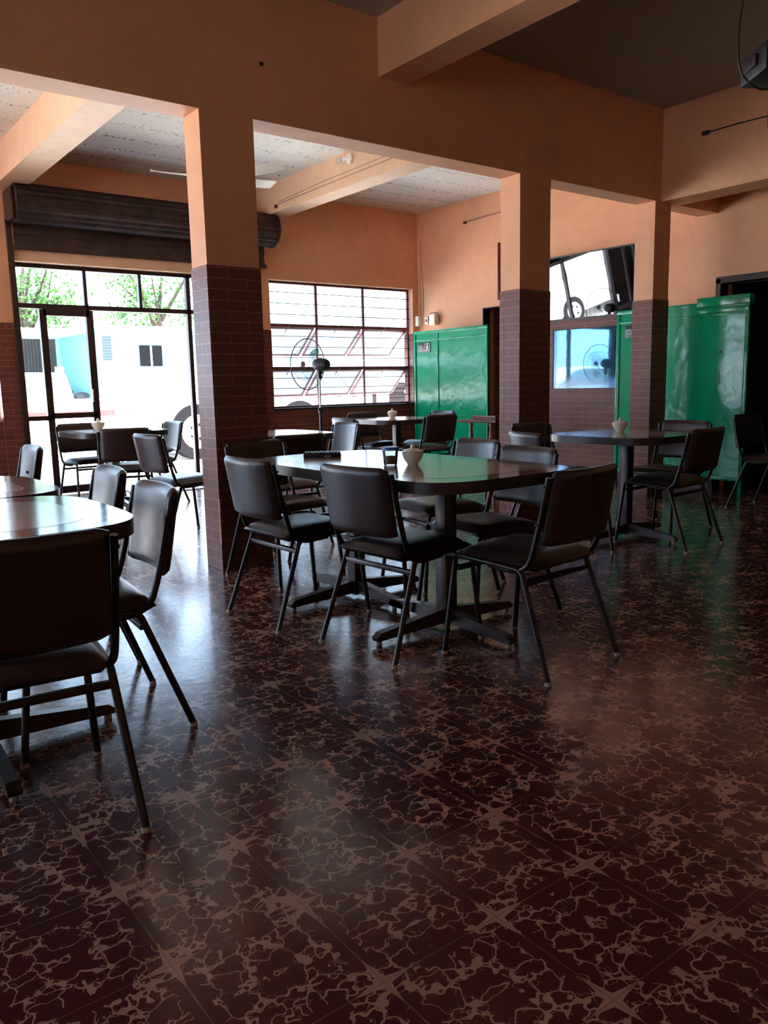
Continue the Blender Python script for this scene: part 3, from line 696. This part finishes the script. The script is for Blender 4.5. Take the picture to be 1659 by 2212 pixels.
# ================================================================== GREEN SCREENS
def lettering(txt, size, mat, parent, mtx, name='lettering'):
    cu = bpy.data.curves.new(name, 'FONT'); cu.body = txt; cu.size = size; cu.extrude = .0004; cu.align_x = 'LEFT'; cu.align_y = 'CENTER'
    o_ = bpy.data.objects.new(name, cu); COL.objects.link(o_)
    dg = bpy.context.evaluated_depsgraph_get(); me = bpy.data.meshes.new_from_object(o_.evaluated_get(dg)); bpy.data.objects.remove(o_)
    me.materials.clear(); me.materials.append(mat); me.transform(mtx)
    n_ = bpy.data.objects.new(name, me); COL.objects.link(n_); n_.parent = parent; return n_
XS = 7.17
FACE = Matrix(((0, 0, -1, 0), (-1, 0, 0, 0), (0, 1, 0, 0), (0, 0, 0, 1)))   # text x -> -Y, text y -> Z, faces -X
def screen(y_far, y_near, label, batten, word, female):
    t = empty('privacy_screen', (XS, y_far, 0), 0, label, 'screen', 'green metal screens')
    L = y_far-y_near
    bm = bmesh.new(); box(bm, 0, .006, -L+.02, -.02, .16, 1.8); 
    # sheet with fine subdivision keeps dents in its bump only
    link('sheet', bm, M['green'], t, False)
    for y0, y1 in ((-L, -L+.035), (-.035, 0)): link('frame_post', B(-.014, .016, y0, y1, 0, 1.82, .002), M['green'], t)
    for a_, b_, z0_, z1_ in ((-.0142, .0162, 1.785, 1.822), (-.011, .014, 1.69, 1.712), (-.012, .014, .15, .185)): link('rail', B(a_, b_, -L, 0, z0_, z1_, .002), M['green'], t)
    bm = bmesh.new(); box(bm, -.011, .014, -.50, -.475, .16, 1.80, .002); link('mullion', bm, M['green'], t)
    if batten:
        bm = bmesh.new(); box(bm, -.05, .03, -L-.02, -L+.50, 1.78, 1.862, .004); box(bm, -.03, -.014, -L, -L+.48, 1.72, 1.765, .003); tag(link('top_batten', bm, M['green'], t), 'worn raised batten along the top edge')
        bm = bmesh.new(); cyl(bm, (-.005, -L+.27, 1.36), (.0, -L+.27, 1.36), .012, seg=12); link('lock', bm, M['iron'], t)
    s = empty('restroom_sign', (XS-.003, y_far-(.10 if not batten else .12), 1.60), 0, 'dark restroom sign with a white figure on the '+('left' if not batten else 'right')+' green screen', 'sign', 'restroom signs')
    sg = link('plate', B(-.006, 0, -.24, .02, -.06, .07, .004), M['sign'], s)
    bm = bmesh.new()
    for z0, z1, y0, y1 in ((-.04, -.034, -.23, -.13), (.05, .056, -.23, -.13), (-.04, .056, -.136, -.13), (-.04, .056, -.23, -.224)): box(bm, -.0075, -.006, y0, y1, z0, z1)
    link('frame_line', bm, M['signw'], s, False)
    bm = bmesh.new(); cyl(bm, (-.0075, -.18, .037), (-.006, -.18, .037), .0085, seg=14)
    if female:
        a = [(-.0075, -.18-.008, .026), (-.0075, -.18+.008, .026), (-.0075, -.18+.022, -.008), (-.0075, -.18-.022, -.008)]
        bm.faces.new([bm.verts.new(v) for v in a]); box(bm, -.0075, -.006, -.189, -.182, -.03, -.008); box(bm, -.0075, -.006, -.178, -.171, -.03, -.008)
    else:
        box(bm, -.0075, -.006, -.194, -.166, -.006, .026); box(bm, -.0075, -.006, -.191, -.182, -.03, -.006); box(bm, -.0075, -.006, -.178, -.169, -.03, -.006)
    link('figure', bm, M['signw'], s, False)
    for k, wd in enumerate(('BAÑOS', word)):
        lettering(wd, .026 if k else .028, M['signw'], s, Matrix.Translation((-.0066, .008, .018-.03*k)) @ FACE)
    return t
screen(8.66, 7.235, 'green metal privacy screen at the left, beside the barred window', False, 'HOMBRES', False)
screen(5.325, 3.89, 'green metal privacy screen at the right, with a worn batten on top', True, 'MUJERES', True)
# ================================================================== RIGHT WALL ITEMS
t = empty('tilted_mirror', (XR-.005, 6.1, 1.84), 0, 'wide wall mirror tilted forward above the brick, reflecting the street', 'mirror')
tl = rad(-9); mt = Matrix.Rotation(tl, 4, 'Y')
link('glass', box(bmesh.new(), -.012, -.006, -.78, .78, .0, .69, mtx=mt), M['mirror'], t, False)
bm = bmesh.new()
for y0, y1, z0, z1 in ((-.80, .80, -.025, .0), (-.80, .80, .69, .705), (-.80, -.78, 0, .69), (.78, .80, 0, .69)): box(bm, -.022, .0, y0, y1, z0, z1, mtx=mt)
link('frame', bm, M['black'], t, False)
t = empty('blue_mirror', (XR-.012, 5.895, 1.02), 0, 'framed mirror with a blue printed border, on the brick wall between the columns', 'mirror')
link('glass', B(-.014, -.010, -.59, .612, .01, .685), M['bluemirror'], t, False)
bm = bmesh.new()
for y0, y1, z0, z1 in ((-.60, .622, 0, .01), (-.60, .622, .685, .695), (-.60, -.59, 0, .695), (.612, .622, 0, .695)): box(bm, -.022, 0, y0, y1, z0, z1)
link('frame', bm, M['black'], t, False)
bm = bmesh.new(); box(bm, XR-.07, XR, 8.97, 9.04, 1.93, 2.07, .004); o = tag(link('meter_box', bm, M['white']), 'white electrical box in the wall corner above the left green screen', 'electrical box')
bm = bmesh.new(); box(bm, XR-.02, XR, 8.82, 8.88, 1.95, 2.05, .004); o = tag(link('wall_socket', bm, M['white']), 'small white socket plate above the left green screen', 'socket')
link('slots', B(XR-.022, XR-.02, 8.835, 8.865, 1.98, 2.02), M['black'], o, False)
t = empty('wall_telephone', (XR, 8.66, 1.94), 0, 'boxy white device with looped cables on the wall above the left green screen', 'telephone')
link('body', B(-.09, 0, -.07, .05, -.02, .13, .015), M['ceramic'], t)
bm = bmesh.new(); tube(bm, [(-.05, .07, .0), (-.08, .075, .09), (-.06, .04, .15), (-.03, -.05, .155), (-.05, -.11, .12), (-.03, -.10, .02)], .005, 6); link('cable', bm, M['iron'], t)
bm = bmesh.new(); tube(bm, [(XR-.015, 8.98, 3.08), (XR-.012, 9.0, 2.07)], .009, 8); tube(bm, [(XR-.008, 8.95, 3.10), (XR-.012, 8.965, 2.9), (XR-.008, 8.93, 2.4), (XR-.01, 8.94, 2.08)], .006, 6); sphere(bm, (XR-.012, 8.95, 3.1), .014)
tag(link('wall_conduit', bm, M['peach_pale']), 'thin vertical conduit and cable in the far corner', 'conduit')
bm = bmesh.new(); box(bm, XR-.05, XR, 7.40, 7.42, 2.15, 2.85, .003); tag(link('shelf_board', bm, M['iron_red']), 'narrow dark red upright board on the wall beside the middle column', 'board')
bm = bmesh.new(); tube(bm, [(XR-.01, 8.05, 3.20), (XR-.012, 7.75, 3.215), (XR-.01, 7.40, 3.22)], .006, 6); box(bm, XR-.03, XR, 8.03, 8.07, 3.18, 3.215, .003); tag(link('cable_run', bm, M['iron_red']), 'old cable and bracket high on the right wall', 'cable')
bm = bmesh.new(); tube(bm, [(6.62, 4.05, 3.18), (6.62, 3.8, 3.185), (6.62, 3.3, 3.17)], .005, 6); box(bm, 6.60, 6.63, 4.03, 4.09, 3.165, 3.195, .003); tag(link('cable_run', bm, M['iron']), 'loose cable and clip on the beam at upper right', 'cable')
# ================================================================== FANS, LAMPS
t = empty('pedestal_fan', (4.98, 7.70, 0), 0, 'black pedestal fan with a round wire cage in front of the barred window', 'fan')
link('base', lathe(bmesh.new(), [(0, 0), (.21, 0), (.215, .012), (.19, .025), (.05, .04), (.03, .07), (0, .07)]), M['black'], t)
bm = bmesh.new(); cyl(bm, (0, 0, .05), (0, 0, .85), .017); cyl(bm, (0, 0, .82), (0, 0, .88), .026); sphere(bm, (-.03, -.01, .86), .012); link('lower_pole', bm, M['black'], t)
bm = bmesh.new(); cyl(bm, (0, 0, .86), (0, 0, 1.25), .011); link('upper_pole', bm, M['chrome'], t)
hd = Vector((-.27, .96, .04)).normalized()
hz = 1.36
mh = Matrix.Translation((0, 0, hz)) @ hd.to_track_quat('Z', 'Y').to_matrix().to_4x4()
bm = bmesh.new(); lathe(bm, [(0, -.13), (.05, -.125), (.068, -.09), (.07, 0), (.06, .05), (.03, .08), (0, .085)], 20); bmesh.ops.transform(bm, matrix=mh, verts=bm.verts)
link('motor_housing', bm, M['black'], t); bm = bmesh.new(); box(bm, -.02, .02, -.02, .02, 1.2, 1.32, .005); sphere(bm, (.05, .02, 1.27), .014); cyl(bm, (.0, 0, 1.27), (.05, .02, 1.27), .005, seg=6); link('tilt_bracket', bm, M['black'], t)
bm = bmesh.new(); RC = .285
for zc, n_ in ((.0, 1), (.16, 1)): pass
def ring(bm, r, z, th): tube(bm, [(r*math.cos(2*math.pi*k/40), r*math.sin(2*math.pi*k/40), z) for k in range(41)], th, 5, False)
ring(bm, RC, .17, .006); ring(bm, RC*.62, .225, .0022); ring(bm, RC*.62, .105, .0022)
for k in range(44):
    a = 2*math.pi*k/44; ca, sa = math.cos(a), math.sin(a)
    tube(bm, [(.04*ca, .04*sa, .24), (RC*.62*ca, RC*.62*sa, .225), (RC*ca, RC*sa, .17)], .0014, 4, False)
    tube(bm, [(.05*ca, .05*sa, .09), (RC*.62*ca, RC*.62*sa, .105), (RC*ca, RC*sa, .17)], .0014, 4, False)
bmesh.ops.transform(bm, matrix=mh, verts=bm.verts); cg = link('cage', bm, M['iron'], t)
bm = bmesh.new(); lathe(bm, [(0, .25), (.035, .248), (.036, .238), (0, .236)], 16); bmesh.ops.transform(bm, matrix=mh, verts=bm.verts); link('badge', bm, M['white'], cg)
for k in range(3):
    bm = bmesh.new(); vs = []
    for i in range(7):
        r = .04+.2*i/6; w_ = .03+.055*math.sin(math.pi*min(1, (i+1)/7.5)); a = 2*math.pi*k/3+.35*i/6
        for s_ in (-1, 1): aa = a+s_*w_/max(r, .07)*.9; vs.append(bm.verts.new((r*math.cos(aa), r*math.sin(aa), .165+s_*.022)))
    for i in range(6): bm.faces.new((vs[2*i], vs[2*i+1], vs[2*i+3], vs[2*i+2]))
    bmesh.ops.solidify(bm, geom=bm.faces[:], thickness=.003); bmesh.ops.transform(bm, matrix=mh, verts=bm.verts); link('fan_blade', bm, M['clear'], t)
# ceiling fan
CFX, CFY, CFZ = 3.43, 6.78, 2.955
t = empty('ceiling_fan', (CFX, CFY, ZC), 0, 'white ceiling fan half hidden behind the big column', 'fan')
z0 = CFZ-ZC
link('downrod', cyl(bmesh.new(), (0, 0, 0), (0, 0, z0+.08), .012), M['white'], t); link('motor', lathe(bmesh.new(), [(0, z0+.09), (.06, z0+.085), (.10, z0+.05), (.10, z0-.01), (.05, z0-.05), (0, z0-.055)]), M['white'], t)
for k in range(5):
    a = rad(-60+72*k); bm = bmesh.new(); d = Vector((math.cos(a), math.sin(a), 0)); n = Vector((-d.y, d.x, 0)); prev = None
    for i in range(12):
        f = i/11; r = .09+.52*f; w_ = .042+.03*f; 
        if i == 11: w_ = .05
        zz = z0+.015+.03*f*f
        row = [bm.verts.new(d*r+n*w_*s_+Vector((0, 0, zz-s_*.022))) for s_ in (-1, 0, 1)]
        if prev:
            for q in (0, 1): bm.faces.new((prev[q], prev[q+1], row[q+1], row[q]))
        prev = row
    bmesh.ops.solidify(bm, geom=bm.faces[:], thickness=.004); link('fan_blade', bm, M['white'], t)
# spiral bulb on the far beam
t = empty('spiral_bulb_lamp', (5.01, 7.02, 3.40), 0, 'unlit spiral bulb in a white holder on the side of the far beam', 'lamp')
link('holder', lathe(bmesh.new(), [(0, 0), (.055, 0), (.05, .03), (.02, .045), (0, .045)], 20), M['white'], t)
for ch in t.children: ch.rotation_euler = (0, rad(-90), 0)
bm = bmesh.new(); cyl(bm, (-.03, 0, 0), (-.05, .06, -.0), .022, .024); link('ballast', bm, M['white'], t)
bm = bmesh.new(); dv = Vector((-.3, 1, -.0)).normalized(); s0 = Vector((-.05, .06, 0)); q_ = dv.to_track_quat('Z', 'Y')
tube(bm, [s0+q_ @ Vector((.024*math.cos(k*.5), .024*math.sin(k*.5), .008+k*.0016)) for k in range(62)], .006, 6); link('spiral_tube', bm, M['white'], t)
bm = bmesh.new(); tube(bm, [(5.005, 8.55, 3.215), (5.005, 8.5, 3.225), (5.006, 7.5, 3.24), (5.005, 5.0, 3.27)], .0028, 6); tube(bm, [(5.005, 8.5, 3.25), (5.006, 7.5, 3.285), (5.005, 5.0, 3.31)], .002, 6); box(bm, 4.985, 5.012, 8.52, 8.56, 3.19, 3.225, .003); tag(link('cable_run', bm, M['iron_red']), 'thin wire run along the side of the far beam', 'cable')
bm = bmesh.new(); pts = [(2.95, 5.3, ZC-.005), (3.2, 5.7, ZC-.10), (3.6, 6.3, ZC-.12), (3.42, 6.8, ZC-.04)]; tube(bm, fillet(pts, .3, 8), .004, 6); tag(link('ceiling_wire', bm, M['iron']), 'thin drooping wire under the flaking ceiling', 'wire')
# monitor arm at top right
def P(px_, py_, d): return Vector((0, 0, CAMH))+(fw+rt*((px_-829.5)/FPX)+up*((1106-py_)/FPX))*d
q = P(1668, 140, 3.6)
t = empty('ceiling_projector', (q.x, q.y, ZC), rad(-37), 'black device hanging from the near ceiling at the top right edge', 'projector')
zq = q.z-ZC
link('pole', cyl(bmesh.new(), (0.02, 0, 0), (.02, 0, zq+.06), .018), M['black'], t)
link('body', B(-.09, .22, -.13, .13, zq-.06, zq+.065, .02), M['black'], t)
bm = bmesh.new(); box(bm, -.105, -.088, -.06, .06, zq-.02, zq+.03, .004); link('lens_cover', bm, M['iron'], t)
link('lower_box', B(.02, .16, -.08, .08, zq-.25, zq-.16, .02), M['black'], t); 
link('rod', cyl(bmesh.new(), (.09, 0, zq-.17), (.09, 0, zq-.05), .01), M['black'], t)
bm = bmesh.new(); tube(bm, fillet([(.10, -.02, -.0), (-.08, -.03, -.12), (-.175, -.03, zq+.12), (-.16, -.03, zq-.05), (-.05, -.03, zq-.13), (.06, -.02, zq-.06)], .12, 8), .005, 8); link('cable_loop', bm, M['iron'], t)
# ================================================================== HIGH CHAIR
t = empty('wooden_high_chair', (5.19, 5.22, 0), rad(8), 'reddish wooden high chair with turned legs, behind the middle column', 'high chair')
for sx in (-1, 1):
    for sy in (-1, 1):
        bm = bmesh.new(); pr = [(0, 0), (.013, 0), (.016, .12), (.021, .3), (.024, .33), (.015, .345), (.023, .37), (.026, .42), (.026, .52)]
        lathe(bm, pr, 14); bmesh.ops.transform(bm, matrix=Matrix.Translation((sx*.20, sy*.20, 0)) @ Matrix.Shear('XY', 4, (-sx*.06, -sy*.06)), verts=bm.verts); link('leg', bm, M['wood'], t)
link('seat', B(-.19, .19, -.19, .19, .52, .55, .01), M['wood'], t)
bm = bmesh.new(); box(bm, -.16, .16, -.15, -.13, .22, .25); box(bm, -.16, .16, .13, .15, .22, .25); link('stretcher', bm, M['wood'], t)
for sx in (-1, 1):
    for sy in (-.9, .5):
        bm = bmesh.new(); lathe(bm, [(.014, 0), (.022, .02), (.012, .04), (.022, .06), (.02, .10), (.012, .17), (.02, .2), (.014, .22)], 14, (sx*.165, sy*.16, .55)); link('arm_spindle', bm, M['wood'], t)
bm = bmesh.new(); box(bm, -.205, -.14, -.22, .2, .77, .795, .006); box(bm, .14, .205, -.22, .2, .77, .795, .006); link('armrests', bm, M['wood'], t)
bm = bmesh.new(); box(bm, -.23, .23, -.24, .02, .796, .81, .004); box(bm, -.23, .23, -.24, -.225, .81, .835, .003); box(bm, -.23, -.215, -.24, .02, .81, .835, .003); box(bm, .215, .23, -.24, .02, .81, .835, .003); link('tray', bm, M['wood'], t)
bm = bmesh.new()
for k in range(6):
    box(bm, 6.33, 6.62, 8.3, 8.62, .25+.022*k, .268+.022*k, .004)
box(bm, 6.35, 6.60, 8.32, 8.60, 0, .25, .006)
tag(link('carton_stack', bm, M['paper']), 'pale ridged cartons on the floor beside the left green screen', 'cartons')
bm = B(-.45, .45, -.3, .3, 0, .01); o = tag(link('door_mat', bm, M['mat'], smooth=False), 'patterned black and white mat on the floor inside the street door', 'door mat'); o.location = (3.55, 8.70, .0005)
# ================================================================== OUTSIDE
struct(link('ground', B(-40, 60, T, 70, -.2, -.05), M['asphalt'], smooth=False))
struct(link('ground', B(-40, XL-.2, -20, T, -.2, -.05), M['asphalt'], smooth=False))
def wheel(t, x, y, r=.32, wdt=.2, side=-1):
    bm = bmesh.new(); cyl(bm, (x, y-wdt/2, r-.05), (x, y+wdt/2, r-.05), r, seg=28); bmesh.ops.bevel(bm, geom=[e for e in bm.edges], offset=.012, segments=1, affect='EDGES')
    ty = link('tyre', bm, M['card'], t)
    bm = bmesh.new(); yy = y+side*(wdt/2+.004); cyl(bm, (x, yy, r-.05), (x, yy-side*.02, r-.05), r*.62, seg=20)
    h = link('hubcap', bm, M['alloy'], ty)
    bm = bmesh.new()
    for k in range(5):
        a = 2*math.pi*k/5; cyl(bm, (x+.12*math.cos(a), yy+side*.003, r-.05+.12*math.sin(a)), (x+.12*math.cos(a), yy, r-.05+.12*math.sin(a)), .03, seg=8)
    link('hub_holes', bm, M['card'], h)
def car(x, y, rz, label, L=4.3, W=1.7, hood=.95, roof=1.45, stripe=False, kind='sedan', wr=.33):
    t = empty('car', (x, y, 0), rad(rz), label, 'car', 'white cars parked outside')
    h = L/2
    low = [(-h, .2), (-h, .62), (-h+.1, hood-.08), (-h+1.1, hood), (h-.9, hood), (h-.08, hood-.04), (h, .62), (h, .2)]
    cab = [(-h+1.05, hood-.01), (-h+1.7, roof-.03), (-h+2.0, roof), (h-1.2, roof), (h-.95, roof-.05), (h-.45, hood-.01)] if kind == 'sedan' else [(-h+.9, hood-.01), (-h+1.35, roof), (-h+2.3, roof), (-h+2.45, hood-.01)]
    def ext(pr, y0, y1, ins=0):
        bm = bmesh.new(); A = [bm.verts.new((px, y0, pz)) for px, pz in pr]; Bv = [bm.verts.new((px, y1, pz)) for px, pz in pr]
        bm.faces.new(A); bm.faces.new(Bv[::-1])
        for i in range(len(pr)): j = (i+1) % len(pr); bm.faces.new((A[i], A[j], Bv[j], Bv[i]))
        bmesh.ops.recalc_face_normals(bm, faces=bm.faces); bmesh.ops.bevel(bm, geom=bm.edges[:], offset=.04, segments=2, affect='EDGES'); return bm
    link('car_body', ext(low, -W/2, W/2), M['carw'], t, True, 30)
    cb = link('cabin', ext(cab, -W/2+.12, W/2-.12), M['carw'], t, True, 30)
    sc = [( (px-(cab[0][0]+cab[-1][0])/2)*.86+(cab[0][0]+cab[-1][0])/2, hood+.03+(pz-hood)*.80) for px, pz in cab]
    for y0, y1 in ((-W/2+.112, -W/2+.13), (W/2-.13, W/2-.112)):
        bm = bmesh.new()
        A = [bm.verts.new((px, y0, pz)) for px, pz in sc]; Bv = [bm.verts.new((px, y1, pz)) for px, pz in sc]
        bm.faces.new(A); bm.faces.new(Bv[::-1])
        for i in range(len(sc)): j = (i+1) % len(sc); bm.faces.new((A[i], A[j], Bv[j], Bv[i]))
        link('side_glass', bm, M['carg'], cb, False)
    for wx in (-h+.8, h-.8):
        for wy, sd in ((-W/2+.08, -1), (W/2-.08, 1)): wheel(t, wx, wy, wr, .2, sd)
    for s_ in (-1, 1): link('headlamp', B(-h-.01, -h+.03, s_*.6-.14, s_*.6+.14, .62, .76, .01), M['alloy'], t)
    if stripe:
        bm = bmesh.new(); box(bm, -h+.05, -h+1.2, -W/2-.006, W/2+.006, .60, .72); box(bm, -h+1.5, h-.3, -W/2-.006, W/2+.006, .60, .72); link('stripe', bm, M['stripe'], t, False)
    return t
car(4.7, 17.6, 0, 'white car with red stripes, seen through the door pane', stripe=True, kind='pickup', roof=1.5)
car(6.66, 13.4, 0, 'tall white car outside, between the open doorway and the barred window', L=3.6, hood=1.12, roof=1.7, wr=.46)
car(-1.6, 13.3, 8, 'white car parked to the left, its wheel showing in the tilted mirror', hood=1.0)
# truck front facing the window
t = empty('truck', (9.85, 12.15, 0), rad(2), 'truck with a brown grille close to the barred window', 'truck')
link('cab_body', B(-.95, .95, 0, 2.6, .45, 1.9, .08), M['carw'], t)
bm = bmesh.new(); box(bm, -.85, .85, -.04, 0, .62, 1.15, .05); gr = link('grille', bm, M['grille'], t)
bm = bmesh.new()
for k in range(5): box(bm, -.45, .45, -.055, -.035, .68+.09*k, .71+.09*k)
link('grille_bars', bm, M['card'], gr, False)
bm = bmesh.new(); sphere(bm, (0, -.055, .98), .12, (1, .15, .5)); link('badge', bm, M['alloy'], gr)
for x_ in (-.8, .5): link('headlamp', B(x_, x_+.3, -.06, -.03, .72, 1.05, .03), M['alloy'], t)
bm = bmesh.new(); box(bm, -.98, .98, -.10, 0, .35, .58, .04); link('bumper', bm, M['bluecar'], t)
bm = bmesh.new(); box(bm, -.85, .85, -.01, .05, 1.25, 1.8, .04); link('windscreen', bm, M['carg'], t)
for wx in (-.8, .8): wheel(t, wx, .7, .42, .25, -1)
# buildings across the street
t = empty('open_shed', (5.9, 27, 0), 0, 'open dark shed with a pale sheet roof across the street', 'building')
bm = bmesh.new(); box(bm, -4, 2.75, 0, 5, 3.0, 3.1); box(bm, -4, 2.75, -.4, 0, 2.95, 3.05); link('roof', bm, M['roofs'], t, False)
bm = bmesh.new()
for k in range(60): box(bm, -4+k*.11, -3.94+k*.11, 4, 4.04, 0, 3.0)
box(bm, -4, 2.75, 4.04, 4.1, 0, 3.0); link('corrugated_wall', bm, M['shed'], t, False)
for px_ in (-.6, 1.6):
    bm = bmesh.new(); box(bm, px_, px_+.22, 0, .22, -.05, 3.0 if px_ < 0 else 1.9); link('post', bm, M['white'], t, False)
bm = bmesh.new()
for k in range(26): 
    sphere(bm, (random.uniform(1.3, 2.7), random.uniform(1, 3), random.uniform(.1, 1.1)), random.uniform(.15, .35), (1.3, .8, .6), 6)
link('scrap_heap', bm, M['shed'], t, False)
t = empty('cyan_house', (13.5, 27, 0), rad(2), 'pale cyan building with a small dark window across the street', 'building')
link('facade', B(-4.6, 5, 0, 5, -.05, 3.1), M['cyan'], t, False); bm = bmesh.new(); box(bm, -4.8, 5.2, -.5, 5.2, 3.1, 3.2); link('roof', bm, M['roofs'], t, False)
bm = bmesh.new(); box(bm, -3.3, -2.5, -.03, .02, 1.9, 2.6); wn = link('window', bm, M['card'], t, False); bm = bmesh.new(); box(bm, -2.93, -2.87, -.05, -.02, 1.9, 2.6); link('window_bar', bm, M['white'], wn, False)
bm = bmesh.new()
for k in range(9): box(bm, -4.55, -4.25, -.05, -.0, 2.1+.09*k, 2.15+.09*k)
link('louvre', bm, M['shed'], t, False)
t = empty('faded_water_tank', (17.6, 34.5, 3.0), 0, 'faded red tank above the roofs, through the top right door pane', 'tank')
link('tank', cyl(bmesh.new(), (0, 0, 0), (0, 0, 2.4), 1.0, seg=24), M['pinkwall'], t); link('stand', B(-.8, .8, -.8, .8, -3.05, 0), M['roofs'], t, False)
def tree(x, y, h, r, label, seed, n=2600, zc=.66):
    rnd = random.Random(seed); t = empty('tree', (x, y, -.05), 0, label, 'tree', 'trees across the street')
    bm = bmesh.new(); tube(bm, [(0, 0, 0), (.1, 0, h*.3), (-.1, .1, h*.55), (.2, 0, h*.8)], [.28, .22, .15, .05], 8)
    tips = []
    for k in range(9):
        a = rnd.uniform(0, 6.28); z1 = h*rnd.uniform(.28, .6); e = Vector((math.cos(a)*r*rnd.uniform(.5, .95), math.sin(a)*r*.7, h*rnd.uniform(.5, .95)))
        s_ = Vector((0, 0, z1)); m_ = s_.lerp(e, .5)+Vector((rnd.uniform(-.3, .3), 0, rnd.uniform(0, .4))); tube(bm, [s_, m_, e], [.12, .07, .02], 6); tips += [e, m_]
    link('trunk', bm, M['bark'], t)
    bm = bmesh.new()
    cl_ = [Vector(p)+Vector((rnd.gauss(0, .5), rnd.gauss(0, .5), rnd.gauss(0, .4))) for p in tips for _ in range(2)]
    for k in range(n):
        c0 = rnd.choice(cl_); p = c0+Vector((rnd.gauss(0, r*.17), rnd.gauss(0, r*.17), rnd.gauss(0, r*.12)))
        s_ = rnd.uniform(.06, .13); q = Matrix.Rotation(rnd.uniform(0, 6.28), 3, Vector((rnd.gauss(0, 1), rnd.gauss(0, 1), rnd.gauss(0, 1))).normalized())
        bm.faces.new([bm.verts.new(p+q @ Vector(v)*s_) for v in ((-1, 0, 0), (0, -.6, .1), (1, 0, 0), (0, .6, .1))])
    link('crown', bm, M['leaf'], t, False)
tree(9.6, 39, 8.6, 2.6, 'loose light green tree over the shed at the left of the door transom', 1)
tree(16.0, 39, 8.4, 2.7, 'light green tree with a dark leaning trunk in the middle of the door transom', 2)
tree(22.0, 40, 7.0, 2.6, 'green tree beside the faded tank at the right of the door transom', 3)
tree(3.2, 40, 6.8, 2.6, 'low green tree behind the shed roof', 4, 1800)
tree(29.5, 39, 9.0, 3.2, 'pale tree behind the upper left panes of the barred window', 5)
tree(40.5, 38, 9.0, 3.4, 'pale tree behind the upper right panes of the barred window', 6)
tree(-9, 27, 7.5, 3.2, 'tree far to the left, seen only in the mirrors', 8, 1800)
